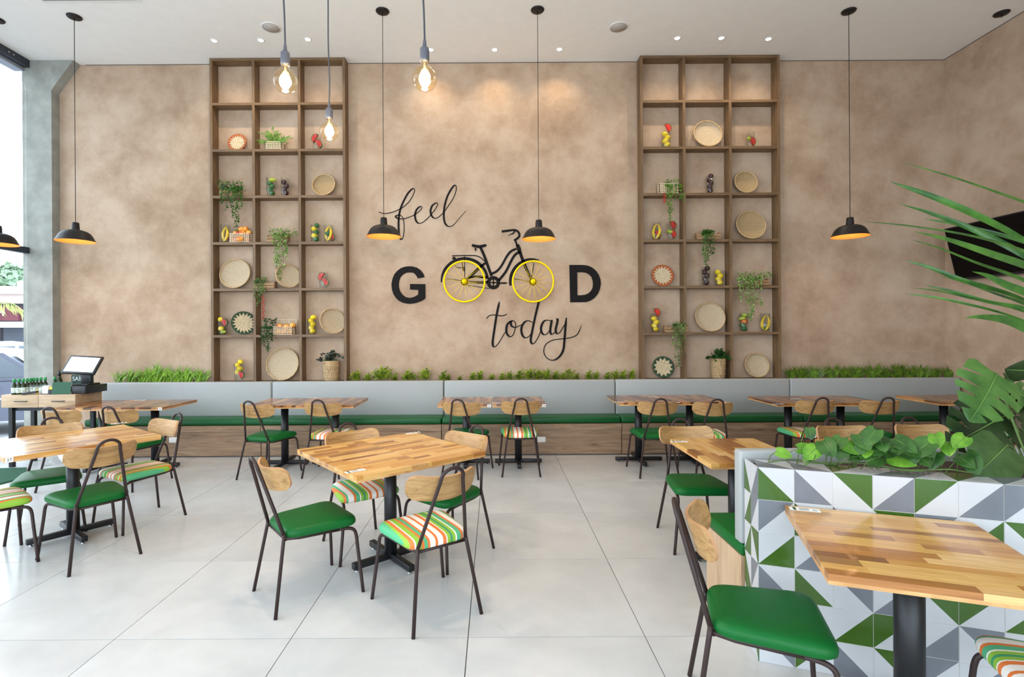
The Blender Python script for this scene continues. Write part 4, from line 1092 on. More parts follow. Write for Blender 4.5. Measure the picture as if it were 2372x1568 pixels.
def tumbler(px, hpx, row, unit, fruit, desc, wpx=21):
    """a tall tapered glass; fruit = list of kinds, bottom to top"""
    h = hpx * KP; rt = wpx * KP / 2; p = spot(px, row); rb = rt * 0.78
    key = (round(h, 3), round(rt, 3))
    if key not in glass_me:
        glass_me[key] = MB().lathe([(0, 0.001), (rb, 0.001), (rb + 0.002, 0.004), (rt, h), (rt - 0.003, h), (rb - 0.002, 0.012), (0, 0.011)], 28).mesh('tall_glass', M['tumbler'])
    o = tag(ob('tall_glass', glass_me[key], None, (p.x, IY, p.z)), 'tall clear glass of ' + desc + ' in the ' + roww(row, unit), 'glass', 'fruit glasses on the shelves')
    z = p.z + 0.0125; fr = random.Random(int(px * 7 + row)); side = 1
    for f in fruit:
        lb = {'lemon': 'yellow lemon', 'lime': 'dark green lime', 'plum': 'dark purple plum', 'starfruit': 'yellow-green star fruit', 'banana': 'yellow banana', 'melon': 'red watermelon slice', 'mango': 'orange mango'}[f] + ' in the glass of ' + desc + ', ' + roww(row, unit)
        gp = 'fruit in glass of ' + desc + ', ' + roww(row, unit)
        if f == 'banana':
            o = tag(ob('banana', FM['banana'], None, (p.x - side * 0.022, IY - 0.022 + (0.0 if side > 0 else 0.028), p.z + 0.118), (0, R(side * 9), R(0 if side > 0 else 180))), lb, 'fruit', gp); side = -side
            continue
        if f == 'melon':
            melon_thing((p.x + side * 0.010, IY + (0.03 if 'banana' in fruit else -0.005), z + 0.066), (0, R(62 if side > 0 else -62), R(side * 8)), lb, gp); z += 0.075; side = -side; continue
        rr = {'lemon': 0.033, 'lime': 0.032, 'plum': 0.034, 'starfruit': 0.03, 'mango': 0.036}[f]
        dx = (rb - rr - 0.004 + (z - p.z) / h * (rt - rb)) * side * 0.9
        tag(ob(f, FM[f], None, (p.x + dx, IY + fr.uniform(-0.008, 0.008), z + rr), (R(90 if f != 'plum' else 0) + fr.uniform(-.3, .3), fr.uniform(-.4, .4), R(90) + fr.uniform(-.8, .8))), lb, 'fruit', gp)
        z += rr * 1.42; side = -side
def lattice_box(px, wpx, hpx, row, unit, what, lid=False, yaw=0):
    w, h, dp = wpx * KP, hpx * KP, 0.10; p = spot(px, row)
    t = thing('lattice_basket', 'cream open-weave box basket ' + what + ' in the ' + roww(row, unit), 'basket', (p.x, IY - 0.005, p.z), R(yaw), 'cream box baskets on the shelves')
    def side(L, Hh, M_):
        mb = MB(); n = max(4, int(L / 0.022)); m_ = max(3, int(Hh / 0.022))
        for k in range(n + 1): x = -L / 2 + L * k / n; mb.box(x - 0.003, x + 0.003, -0.003, 0.003, 0.001, Hh, M=M_)
        for k in range(m_ + 1): z = 0.004 + (Hh - 0.004) * k / m_; mb.box(-L / 2, L / 2, -0.0035, 0.0035, z - 0.003, z + 0.003, M=M_)
        return mb
    I = Matrix
    side(w, h, I.Translation((0, -dp / 2, 0))).build('side_weave', M['rattan'], t); side(w, h, I.Translation((0, dp / 2, 0))).build('side_weave', M['rattan'], t)
    for s in (-1, 1): side(dp, h, I.Translation((s * w / 2, 0, 0)) @ I.Rotation(R(90), 4, 'Z')).build('side_weave', M['rattan'], t)
    MB().box(-w / 2, w / 2, -dp / 2, dp / 2, 0.0, 0.004).build('bottom', M['rattan'], t)
    if lid:
        side(w, dp * 0.95, I.Translation((0.01, dp / 2 + 0.004, h)) @ I.Rotation(R(-8), 4, 'X')).build('lid', M['rattan'], t)
    return p, w, h
def crate(px, wpx, row, unit, yaw=0):
    w, h, dp = wpx * KP, 0.072, 0.10; p = spot(px, row)
    t = thing('wooden_crate', 'little slatted wooden crate in the ' + roww(row, unit), 'crate', (p.x, IY - 0.01, p.z), R(yaw), 'little wooden crates on the shelves')
    for y in (-dp / 2, dp / 2):
        for z in (0.004, 0.041): MB().box(-w / 2, w / 2, y - 0.004, y + 0.004, z, z + 0.03).build('slat', M['crate'], t)
    for s in (-1, 1):
        MB().rbox(s * w / 2 - 0.006, s * w / 2 + 0.006, -dp / 2 + 0.0045, dp / 2 - 0.0045, 0.001, 0.095, 0.004).build('end_board', M['crate'], t)
    MB().box(-w / 2 + 0.008, w / 2 - 0.008, -dp / 2 + 0.005, dp / 2 - 0.005, 0.0, 0.006).build('bottom_board', M['crate'], t)
def leafquad(mb, c, d, n, L, W, mat=0):
    """a small pointed leaf of four corners"""
    d = d.normalized(); s = d.cross(n); s = s.normalized() if s.length > 1e-4 else Vector((1, 0, 0)); n = s.cross(d)
    a = c; b = c + d * L * 0.45 + s * W / 2 + n * W * 0.12; e = c + d * L; f = c + d * L * 0.45 - s * W / 2 + n * W * 0.12
    mb.add([a, b, e, f], [(0, 1, 2), (0, 2, 3)], mat, True)
def rvec(r, zlo=-1.0):
    while True:
        v = Vector((r.uniform(-1, 1), r.uniform(-1, 1), r.uniform(zlo, 1)))
        if 0.05 < v.length < 1: return v.normalized()
def trailing(px0, px1, row, unit, strands, label, mat='ivy', leaf=0.022, crown=90, rise=0.06, seed=1, dens=150, chil=0):
    """crown of leaves over its pot and strands hanging over the shelf edge; strands = (px, y_bottom_px)"""
    r = random.Random(seed); a, b = spot(px0, row), spot(px1, row); zt = a.z
    Yf = SH_Y - 0.022
    t = thing('trailing_plant', label + ' in the ' + roww(row, unit), 'plant', ((a.x + b.x) / 2, IY - 0.01, zt + 0.075), 0, 'trailing shelf plants')
    org = Vector(t.location); mb = MB()
    def clampy(c, off=0.0):
        c.y = min(c.y, WALL_Y - 0.03); return c
    for k in range(crown):
        c = Vector((r.uniform(a.x, b.x), IY - 0.03 + r.uniform(-0.05, 0.05), zt + 0.078 + rise * r.random()))
        leafquad(mb, c - org, rvec(r, -0.2) + Vector((0, -0.5, 0)), rvec(r, 0.1), leaf * r.uniform(.8, 1.4), leaf * r.uniform(.7, 1.0))
    st = MB()
    for (sx, yb) in strands:
        zb = P(sx, yb, Yf).z; x = P(sx, yb, Yf).x; x0 = min(max(x, a.x), b.x) + r.uniform(-.02, .02)
        path = catmull([Vector((x0, IY - 0.03, zt + 0.085)), Vector(((x + x0) / 2, SH_Y - 0.005, zt + 0.105)), Vector((x, Yf - 0.01, zt + 0.02)), Vector((x + r.uniform(-.01, .01), Yf, (zt + zb) / 2)), Vector((x + r.uniform(-.012, .012), Yf, zb))], 6)
        st.tube([p - org for p in path], 0.0016, 4)
        L = sum((path[i + 1] - path[i]).length for i in range(len(path) - 1))
        for k in range(int(dens * L)):
            i = r.random() * (len(path) - 1); j = int(i); c = path[j].lerp(path[min(j + 1, len(path) - 1)], i - j)
            c = c + Vector((r.uniform(-1, 1), r.uniform(-1, 0.5), 0)) * leaf * 0.55
            leafquad(mb, c - org, rvec(r, -1) + Vector((0, -0.6, -0.5)), rvec(r, -0.3), leaf * r.uniform(.8, 1.25), leaf * r.uniform(.7, 1.0))
    st.build('stems', M['stem'], t); tag(mb.build('foliage', M[mat], t), None, None, None, 'stuff')
    return t
def chilies(px, y0, y1, row, unit, n, seed):
    r = random.Random(seed); x = P(px, y0, SH_Y - 0.04).x; za, zb = P(px, y0, SH_Y - 0.04).z, P(px, y1, SH_Y - 0.04).z
    t = thing('chili_string', 'string of red chilies hanging from the ' + roww(row, unit), 'chilies', (x, SH_Y - 0.03, za))
    MB().tube([(0, 0.0, 0.02), (0.003, -0.005, (zb - za) * .5), (0, 0, zb - za + .05)], 0.0022, 5).build('string', M['stem'], t)
    for k in range(n):
        z = (zb - za) * (0.25 + 0.75 * k / n); s = 1 if k % 2 else -1
        MB().tube([(0, 0, z + 0.05), (s * 0.012, -0.004, z + 0.03), (s * 0.014, -0.002, z)], [0.006, 0.0065, 0.0015], 7).build('chili', M['chili'], t)
def potplant(px, wpx, ytop, row, unit, label, mat, leaf, spread, n, seed):
    p = spot(px, row); r = random.Random(seed); rt = wpx * KP / 2
    h = 0.27
    t = thing('woven_pot', 'tall woven rush pot in the ' + roww(row, unit), 'pot', (p.x, IY - 0.005, p.z), 0, 'woven pots on the shelves')
    MB().lathe([(0, 0.0), (rt * 0.86, 0), (rt * 0.9, 0.02), (rt * 0.97, h * 0.6), (rt, h), (rt * 0.93, h), (rt * 0.9, h - 0.03), (0, h - 0.03)], 28).build('pot_body', M['straw_dk'], t)
    for z in (0.06, 0.13, 0.2): MB().tube([((rt * (0.9 + 0.1 * z / h) + 0.002) * math.cos(a), (rt * (0.9 + 0.1 * z / h) + 0.002) * math.sin(a), z) for a in [2 * math.pi * k / 28 for k in range(28)]], 0.004, 6, closed=True).build('woven_band', M['straw_rim'], t)
    q = thing('pot_plant', label + ' in the ' + roww(row, unit), 'plant', (p.x, IY - 0.005, p.z + h - 0.028), 0)
    mb = MB(); st = MB()
    for k in range(n):
        v = rvec(r, 0.0); v.y = v.y * 0.4 - 0.2
        c = Vector((v.x * spread * r.random(), v.y * 0.12 * r.random(), 0.03 + abs(v.z) * 0.15 * r.random()))
        st.tube([(0, 0, 0), c * 0.5 + Vector((0, 0, 0.02)), c], 0.002, 4)
        d = Vector((c.x * 4 + r.uniform(-.4, .4), -0.45, r.uniform(-0.5, 0.6)))
        leafquad(mb, c, d, Vector((r.uniform(-.3, .3), -0.7, 0.7)), leaf * r.uniform(.7, 1.2), leaf * 0.62)
    st.build('stems', M['stem'], q); mb.build('foliage', M[mat], q)
L_, R_ = 'L', 'R'
# column-side unit
sunplate(546, 43, 1, L_, 'orange')
lattice_box(638, 38, 17, 1, L_, 'holding a fern', lid=True)
tumbler(735, 34, 1, L_, ['melon', 'melon'], 'watermelon slices', 20)
crate(537, 44, 2, L_); trailing(510, 566, 2, L_, [(515, 470), (525, 488), (533, 476), (541, 505), (548, 535), (553, 515), (560, 480)], 'dark green small-leaved trailing plant', 'ivy', 0.026, 150, 0.12, 3, 190)
tumbler(628, 42, 2, L_, ['lime', 'lime', 'lime', 'lime', 'starfruit'], 'limes'); tumbler(661, 42, 2, L_, ['plum', 'plum', 'plum', 'plum'], 'plums')
basket(749, 58, 54, 2, L_, 0, 'straw_dk')
tumbler(522, 42, 3, L_, ['melon', 'banana', 'banana'], 'bananas')
def fruit_on(px, row, unit, pts, kind, lb):
    p = spot(px, row)
    for dx, dy, dz, ax in pts:
        tag(ob(kind, FM[kind], None, (p.x + dx, IY - 0.005 + dy, p.z + dz), (R(80), R(ax), R(70))), lb + ', ' + roww(row, unit), 'fruit', lb + ' in ' + roww(row, unit))
lattice_box(559, 48, 20, 3, L_, 'filled with mangoes')
fruit_on(559, 3, L_, [(-0.08, -0.01, 0.04, 0), (0.0, -0.01, 0.04, 20), (0.08, 0.01, 0.04, 0), (-0.06, -0.015, 0.128, 10), (0.02, -0.02, 0.13, 30), (0.10, 0, 0.13, -10), (0.01, -0.06, 0.04, 40), (-0.015, 0.02, 0.185, 0), (0.045, 0.025, 0.19, 20)], 'mango', 'orange-red mango in a cream box basket')
crate(645, 46, 3, L_); trailing(624, 688, 3, L_, [(636, 610), (641, 640), (646, 655), (652, 645), (657, 622), (661, 600), (664, 585)], 'green bead-leaved trailing plant', 'ivy_lt', 0.03, 120, 0.10, 5, 110)
tumbler(730, 40, 3, L_, ['lime', 'lemon', 'lime', 'lemon', 'lime'], 'lemons and limes'); tumbler(761, 40, 3, L_, ['melon', 'lime', 'banana', 'banana'], 'bananas and melon')
basket(542, 78, 71, 4, L_); basket(670, 46, 56, 4, L_, 38)
crate(615, 46, 4, L_); trailing(592, 622, 4, L_, [(592, 690), (597, 708), (602, 700), (607, 685), (610, 672)], 'pale green herb-like trailing plant', 'herb', 0.02, 110, 0.07, 7, 260)
chilies(609, 674, 748, 4, L_, 9, 3)
tumbler(748, 36, 4, L_, ['melon', 'melon'], 'watermelon slices', 20)
tumbler(513, 38, 5, L_, ['starfruit', 'lemon', 'melon', 'lemon'], 'lemon and melon'); sunplate(565, 54, 5, L_, 'green', 36)
lattice_box(657, 46, 19, 5, L_, 'with open lid', lid=True)
fruit_on(657, 5, L_, [(-0.08, 0, 0.04, 0), (0.0, 0, 0.04, 20), (0.08, 0, 0.04, 0), (-0.06, -0.01, 0.115, 10), (0.03, -0.01, 0.108, 20), (0.12, -0.02, 0.122, -10)], 'mango', 'orange-red mango in a cream box basket')
trailing(612, 640, 5, L_, [(607, 795), (613, 800), (619, 812), (624, 815), (630, 790)], 'dark glossy trailing plant', 'glossy_dark', 0.024, 130, 0.14, 9, 200)
tumbler(721, 36, 5, L_, ['lemon', 'lemon', 'lemon', 'lemon', 'lemon'], 'lemons'); basket(772, 46, 60, 5, L_, 36)
tumbler(551, 41, 6, L_, ['melon', 'lemon', 'lemon', 'lemon', 'lemon'], 'lemons over melon'); basket(651, 77, 76, 6, L_)
potplant(766, 38, 806, 6, L_, 'dark purple leafy pot plant', 'begonia', 0.075, 0.17, 70, 11)
# television-side unit
tumbler(1544, 36, 1, R_, ['lemon', 'lemon', 'lemon', 'lemon', 'melon'], 'lemons topped by melon', 22); basket(1642, 74, 67, 1, R_); tumbler(1739, 35, 1, R_, ['melon', 'starfruit'], 'melon and star fruit', 20)
lattice_box(1547, 45, 22, 2, R_, 'with chilies'); trailing(1540, 1572, 2, R_, [(1545, 478), (1550, 508), (1553, 516), (1557, 490), (1566, 462), (1576, 460), (1582, 466)], 'yellow-green trailing plant', 'fern', 0.022, 120, 0.10, 13, 190)
chilies(1540, 448, 478, 2, R_, 5, 5)
tumbler(1645, 40, 2, R_, ['plum', 'plum', 'plum', 'plum', 'plum'], 'plums', 18); basket(1730, 55, 54, 2, R_, 0, 'straw_dk')
tumbler(1520, 42, 3, R_, ['melon', 'banana', 'banana'], 'bananas and melon'); tumbler(1554, 40, 3, R_, ['melon', 'starfruit', 'melon'], 'melon and star fruit', 20)
crate(1638, 52, 3, R_); trailing(1626, 1652, 3, R_, [(1628, 590), (1632, 612), (1636, 620), (1640, 605), (1646, 585), (1651, 588)], 'green trailing plant', 'ivy', 0.026, 70, 0.05, 15, 150)
basket(1741, 73, 69, 3, R_, 0, 'straw_dk')
sunplate(1537, 51, 4, R_, 'orange'); tumbler(1634, 44, 4, R_, ['plum', 'plum', 'plum', 'plum', 'plum'], 'plums'); tumbler(1665, 35, 4, R_, ['lemon', 'lemon', 'lemon', 'lemon'], 'lemons')
crate(1752, 46, 4, R_); trailing(1708, 1780, 4, R_, [(1712, 690), (1720, 695), (1728, 710), (1735, 735), (1740, 742), (1745, 728), (1752, 705), (1762, 706)], 'variegated bead-leaved trailing plant', 'ivy_lt', 0.03, 150, 0.10, 17, 130)
tumbler(1516, 44, 5, R_, ['lemon', 'lemon', 'lemon', 'lemon', 'melon'], 'lemons under melon'); crate(1562, 50, 5, R_)
trailing(1556, 1588, 5, R_, [(1558, 800), (1564, 830), (1569, 848), (1574, 852), (1579, 826), (1585, 800)], 'dusty green herb-like trailing plant', 'herb', 0.02, 100, 0.06, 19, 230)
basket(1645, 79, 70, 5, R_); tumbler(1721, 43, 5, R_, ['lime', 'lime', 'mango', 'starfruit', 'starfruit'], 'limes and star fruit'); tumbler(1771, 43, 5, R_, ['lime', 'banana', 'banana'], 'bananas and lime')
sunplate(1537, 50, 6, R_, 'green', 0, 12); basket(1753, 62, 57, 6, R_); potplant(1661, 33, 809, 6, R_, 'dark green glossy leafy pot plant', 'glossy_dark', 0.085, 0.16, 70, 21)
# the fern
p = spot(638, 1); r = random.Random(4)
fr_ = thing('fern', 'feathery green fern growing out of a box basket, ' + roww(1, L_), 'plant', (p.x, IY - 0.005, p.z + 0.02)); mb = MB()
for k in range(34):
    ang = r.uniform(-1, 1); L = r.uniform(0.18, 0.32); dx = ang * L * 0.95; up = math.cos(ang * 1.25) * L * 0.75 + 0.03
    path = catmull([Vector((r.uniform(-.07, .07), r.uniform(-.04, .03), 0)), Vector((dx * 0.5, r.uniform(-.06, .02), up * 0.8)), Vector((dx, r.uniform(-.10, .03), up * r.uniform(.75, 1.1)))], 8)
    for i in range(3, len(path)):
        t_ = (path[i] - path[i - 1]).normalized(); s_ = t_.cross(Vector((0, 1, 0))).normalized(); q = 1 - i / len(path) * 0.6
        for sg_ in (-1, 1): leafquad(mb, path[i], s_ * sg_ + t_ * 0.6, Vector((r.uniform(-.3, .3), -1, 0.3)), 0.034 * q, 0.012)
tag(mb.build('fronds', M['fern'], fr_), None, None, None, 'stuff')

# ------------------------------------------------------------------ tufts between bench and wall
def tuft(mat, seed, wide, n, L, W):
    r = random.Random(seed); mb = MB()
    for k in range(n):
        a = r.uniform(0, 2 * math.pi); out = r.uniform(0.2, 1.0); l = L * r.uniform(0.6, 1.1)
        b = Vector((r.uniform(-wide, wide) * 0.5, r.uniform(-.02, .02), 0.0))
        d = Vector((math.cos(a) * out * 0.95, math.sin(a) * out * 0.25, 1)).normalized(); bend = Vector((math.cos(a), math.sin(a) * .3, -0.25)) * out * l * 0.35
        p1, p2 = b + d * l * 0.55, b + d * l + bend
        s = d.cross(Vector((0.2, 1, 0))).normalized() * W / 2
        mb.add([b - s * .6, b + s * .6, p1 + s, p1 - s, p2], [(0, 1, 2, 3), (3, 2, 4)], 0, True)
    return mb.mesh('blades', M[mat])
def leafy(seed):
    r = random.Random(seed); mb = MB()
    for s_ in range(7):
        x = r.uniform(-.065, .065); h = r.uniform(.09, .2)
        for k in range(9):
            a = k * 2.4 + r.random(); z = h * (0.25 + 0.75 * k / 9)
            leafquad(mb, Vector((x, r.uniform(-.01, .01), z)), Vector((math.cos(a), math.sin(a) * .6 - 0.2, 0.55)), Vector((0, -.4, 1)), r.uniform(.06, .085), .028)
    return mb.mesh('leaves', M['leafy'])
TG = [tuft('grass', s, 0.11, 38, 0.25, 0.017) for s in (1, 2, 3)]; TD = [tuft('grass_dk', s, 0.11, 44, 0.23, 0.017) for s in (4, 5, 6)]; TL_ = [leafy(s) for s in (7, 8, 9, 10)]
def put_tuft(px, me, sc_, label, group, rz):
    q = P(px, 870, 7.005)
    tag(ob('grass_tuft', me, None, (q.x, 7.005, 0.877), (0, 0, rz), (sc_, 0.8, 0.12 + sc_)), label, 'plant', group)
for i, px in enumerate(range(278, 484, 23)): put_tuft(px + rnd.uniform(-5, 5), TG[i % 3], [0.8, .95, .7, 1.0, 1.25, .8, 1.0, .95, .85][i % 9], 'bright green artificial grass tuft between concrete column and shelf unit', 'grass tufts by the concrete column', rnd.uniform(-.3, .3))
for px, s_ in [(822, .8), (850, .6), (874, 1.0), (897, .9), (912, .55), (940, .8), (957, .55), (982, .95), (1024, .7), (1036, .45), (1064, .4), (1092, .6), (1108, .7), (1138, .5), (1160, .55), (1178, .65), (1200, .75), (1222, .85), (1243, .75), (1262, .8), (1284, .65), (1302, .6), (1321, .7), (1334, .5), (1360, .65), (1378, .6), (1404, .55), (1422, .7), (1440, .65), (1460, .7)]:
    put_tuft(px, TL_[int(px) % 4], s_, 'small leafy yellow-green tuft behind the bench under the bicycle lettering', 'leafy tufts under the lettering', rnd.uniform(-.3, .3))
for i, px in enumerate(range(1830, 2206, 31)): put_tuft(px + rnd.uniform(-5, 5), TD[i % 3], rnd.uniform(.7, 1.0), 'dark green artificial grass tuft between shelf unit and television corner', 'grass tufts by the television corner', rnd.uniform(-.3, .3))

# ------------------------------------------------------------------ plants in the tiled planter
def leaf_surface(halfw, L, n=12, fold=0.25, droop=0.25, m_=3):
    """blade from the origin along +y, facing +z; halfw(t) gives half width"""
    vs, fs = [], []
    for i in range(n + 1):
        t = i / n; y = L * t; z = -droop * L * t * t; w = halfw(t)
        for k in range(-m_, m_ + 1):
            u = k / m_
            vs.append((w * u, y - 0.15 * L * u * u * max(0.0, 1 - t * 3.5), z + fold * abs(w * u) - 0.10 * abs(w) * u * u))
    c = 2 * m_ + 1
    for i in range(n):
        for k in range(c - 1): fs.append((i * c + k, i * c + k + 1, (i + 1) * c + k + 1, (i + 1) * c + k))
    return vs, fs
def heart(t): return 0.40 * max(0.0, 1 - ((t - .35) / .65) ** 2.0) ** 0.85 if t > .35 else 0.40 * max(0.0, 1 - ((.35 - t) / .40) ** 2.4) ** 0.5
def face(normal, tip):
    """matrix: local z -> normal, local y -> tip direction"""
    z = normal.normalized(); y = (tip - z * tip.dot(z)).normalized(); x = y.cross(z)
    return Matrix((x, y, z)).transposed().to_4x4()
CAMV = Vector((0, 0, CAMZ))
def hero_leaf(parent, org, name, pos, tip, normal, L, mat, shape=heart, fold=0.2, droop=0.2, rib=True, wid=1.0, n=12):
    mb = MB(); vs, fs = leaf_surface(lambda t: max(0.0008, shape(t) * L * wid), L, n, fold, droop)
    Mx = Matrix.Translation(Vector(pos) - org) @ face(Vector(normal), Vector(tip))
    mb.add(vs, fs, 0, True, Mx)
    o = mb.build(name, M[mat], parent)
    if rib:
        MB().tube([Mx @ Vector((0, L * t, -droop * L * t * t + 0.0015)) for t in (0.0, .25, .5, .75, .95)], [0.0019 * L / 0.12, .0016 * L / .12, .0012 * L / .12, .0008 * L / .12, .0003], 5).build('midrib', M['rib'], o)
    return o
rp = random.Random(12)
def plant_front(X): return pn.y + (X - pn.x) * pd.y / pd.x
po = thing('pothos', 'pothos vine with heart-shaped leaves spilling over the tiled planter', 'plant', (1.9, 2.42, 0.889)); og = Vector(po.location)
PL = [(600, 552, 28, 0), (590, 685, 46, 1), (690, 745, 46, 1), (660, 795, 34, 0), (450, 745, 34, 1), (810, 640, 44, 0), (845, 705, 50, 0), (925, 665, 44, 1), (975, 750, 40, 0), (1040, 615, 48, 0), (1095, 580, 48, 0), (1200, 640, 42, 0),
      (1300, 695, 46, 0), (1155, 720, 36, 0), (1350, 745, 36, 0), (1415, 650, 52, 0), (1560, 745, 58, 0), (1600, 690, 50, 0), (1750, 745, 62, 0), (1310, 805, 56, 0), (1565, 832, 60, 1), (1440, 770, 34, 0), (1715, 620, 40, 1), (1790, 840, 46, 0), (1900, 855, 48, 0),
      (2335, 905, 60, 0), (2275, 890, 44, 0), (1830, 695, 40, 1), (1945, 640, 44, 1), (1240, 790, 40, 0), (1130, 790, 34, 0), (1690, 800, 44, 0), (1480, 720, 36, 0), (1060, 700, 34, 1)]
lts = []
for zx, zy, sz, lt in PL:
    px, py = 1710 + zx / 3.583, 850 + zy / 3.583
    Y = 2.5 - (px - 1750) * 0.0007 - (0.08 if zy > 700 else 0.0)
    c = P(px, py, Y); c.z = max(c.z, 0.925)
    Yf = plant_front(c.x) + 0.05; c.y = max(c.y, Yf)
    L = sz * Y / FPX * 0.98
    tip = Vector((rp.uniform(-1, 1), rp.uniform(-.6, .1), rp.uniform(-.8, .1))).normalized()
    nr = (CAMV - c).normalized() * 0.75 + Vector((rp.uniform(-.4, .4), rp.uniform(-.3, .3), 0.7))
    tip = (tip - nr.normalized() * tip.dot(nr.normalized())).normalized()
    b = c - tip * L * 0.5
    hero_leaf(po, og, 'leaf', b, tip, nr, L, 'pothos_lt' if lt else 'pothos', wid=1.08)
    MB().tube(catmull([b - og, (b + Vector((rp.uniform(-.04, .04), 0.03, -0.03)) - og), Vector((b.x + rp.uniform(-.06, .06), max(b.y, plant_front(b.x) + 0.16), 0.892)) - og], 4), 0.0022, 5).build('stalk', M['stem'], po)
for (xa, xb, z) in ((1.32, 1.62, .92), (1.5, 1.9, .925), (1.75, 2.15, .93)):
    MB().tube(catmull([Vector((x, plant_front(x) + 0.13 + 0.03 * math.sin(x * 9), z + 0.008 * math.sin(x * 23))) - og for x in [xa + (xb - xa) * k / 5 for k in range(6)]], 4), 0.0035, 6).build('vine', M['stem'], po)
# monstera
mo = thing('monstera', 'monstera with big split leaves standing in the tiled planter', 'plant', (2.44, 2.36, 0.889)); og = Vector(mo.location)
def monstera_leaf(ctr, tip, normal, L, mat, cuts=5, seed=0, split=True):
    r = random.Random(seed); mb = MB(); Mx = Matrix.Translation(Vector(ctr) - og - (face(Vector(normal), Vector(tip)) @ Vector((0, L * 0.42, 0)))) @ face(Vector(normal), Vector(tip))
    def hw(t): return L * 0.46 * (math.sin(math.pi * min(1, (t * 0.92 + 0.08)) ** 0.66) ** 0.75)
    def pt(s, t, u):      # u across 0..1, sweep towards the tip
        w = hw(t); y = L * (t + 0.10 * u * (1 - t)) - (0.16 * L * u * u if t < 0.12 else 0)
        return Vector((s * w * u, y, 0.16 * w * u - 0.22 * w * u * u - 0.16 * L * t * t))
    for s in (-1, 1):
        edges = [0.0] + [(k + 1) / (cuts + 1) + r.uniform(-.02, .02) for k in range(cuts)] + [1.0]
        for a, b in zip(edges, edges[1:]):
            n = 5; g = 0.034 if split else 0.0; vs = []; fs = []
            inn = 0.30 + r.uniform(-.06, .10)
            for i in range(n + 1):
                t = a + (b - a) * i / n
                for k in range(7):
                    u = k / 6
                    tt = t
                    if u > inn and split:
                        q = (u - inn) / (1 - inn); lo, hi = a + (g if a > 0 else 0) * q ** .5, b - (g if b < 1 else 0) * q ** .5
                        tt = lo + (hi - lo) * i / n
                    vs.append(pt(s, tt, u))
            for i in range(n):
                for k in range(6):
                    f = (i * 7 + k, i * 7 + k + 1, (i + 1) * 7 + k + 1, (i + 1) * 7 + k)
                    fs.append(f if s > 0 else tuple(reversed(f)))
            mb.add(vs, fs, 0, True, Mx)
    o = mb.build('leaf', M[mat], mo)
    MB().tube([Mx @ Vector((0, L * t, -0.16 * L * t * t + 0.002)) for t in (0, .25, .5, .75, .97)], [.003, .0026, .002, .0014, .0005], 6).build('midrib', M['rib'], o)
    base = Mx @ Vector((0, 0, 0))
    MB().tube(catmull([base, base * 0.55 + Vector((0.02, 0.03, 0.03)), Vector((rp.uniform(-.03, .03), rp.uniform(-.03, .03), 0))], 6), [0.0045] * 13, 6).build('stalk', M['stem'], mo)
def zz(zx, zy, Y): return P(2200 + zx / 5.227, 830 + zy / 5.227, Y)
monstera_leaf(zz(480, 400, 2.28), (-0.72, -0.35, -0.68), (0.1, -0.9, 0.55), 0.30, 'monstera', 4, 3)
monstera_leaf(zz(420, 830, 2.42), (-0.9, -0.1, -0.42), (0.0, -0.85, 0.6), 0.33, 'monstera_dk', 4, 5)
monstera_leaf(zz(560, 1190, 2.26), (-0.82, -0.3, -0.45), (0.05, -0.8, 0.6), 0.24, 'monstera_sheen', 4, 7, split=False)
monstera_leaf(zz(860, 420, 2.40), (0.5, -0.3, -0.5), (0.1, -0.8, 0.6), 0.20, 'monstera', 4, 9)
monstera_leaf(zz(930, 640, 2.38), (-0.3, -0.3, -0.8), (0.3, -0.8, 0.5), 0.18, 'monstera_dk', 4, 11)
monstera_leaf(zz(900, 150, 2.36), (-0.9, -0.1, 0.0), (0.1, -0.5, -0.3), 0.14, 'monstera_dk', 3, 13, split=False)
monstera_leaf(zz(690, 690, 2.5), (0.35, -0.3, -0.6), (0.3, -0.8, 0.4), 0.17, 'monstera_dk', 4, 15)
# palm
pa = thing('palm', 'palm with long narrow leaflets reaching in front of the television', 'plant', (2.86, 2.3, 0.889)); og = Vector(pa.location)
stem_top = Vector((2.86, 2.3, 1.15))
MB().tube([(0, 0, 0), (0.01, 0.0, 0.13), (0.0, 0, stem_top.z - og.z)], [0.03, 0.022, 0.012], 10).build('trunk', M['stem'], pa)
BL = [((2090, 376), (2372, 470), (2460, 520), .022, 2.15), ((2062, 421), (2240, 490), (2450, 610), .030, 2.3), ((2082, 472), (2250, 530), (2450, 640), .024, 2.45), ((2003, 513), (2250, 548), (2460, 620), .020, 2.1), ((2140, 507), (2300, 540), (2450, 600), .018, 2.5),
      ((2117, 536), (2300, 590), (2470, 660), .026, 2.0), ((2110, 555), (2260, 610), (2450, 690), .022, 2.25), ((2098, 603), (2230, 650), (2450, 730), .022, 2.4), ((2252, 629), (2330, 660), (2450, 720), .028, 2.2), ((2116, 667), (2260, 695), (2450, 750), .022, 2.3),
      ((2095, 681), (2220, 700), (2440, 770), .012, 2.5), ((2234, 736), (2330, 742), (2440, 800), .034, 2.2), ((2180, 640), (2300, 680), (2450, 745), .020, 2.5), ((2140, 660), (2290, 700), (2450, 740), .018, 2.6)]
roots = sorted([P(b[2][0], b[2][1], 2.27) for b in BL], key=lambda v: v.z)
mean_x = sum(v.x for v in roots) / len(roots)
MB().tube(catmull([Vector((2.86, 2.3, 1.05)) - og, Vector((2.70, 2.29, 1.30)) - og] + [v - og for v in roots[::2]] + [roots[-1] + Vector((-0.01, 0, 0.05)) - og], 4), 0.0065, 7).build('rachis', M['stem'], pa)
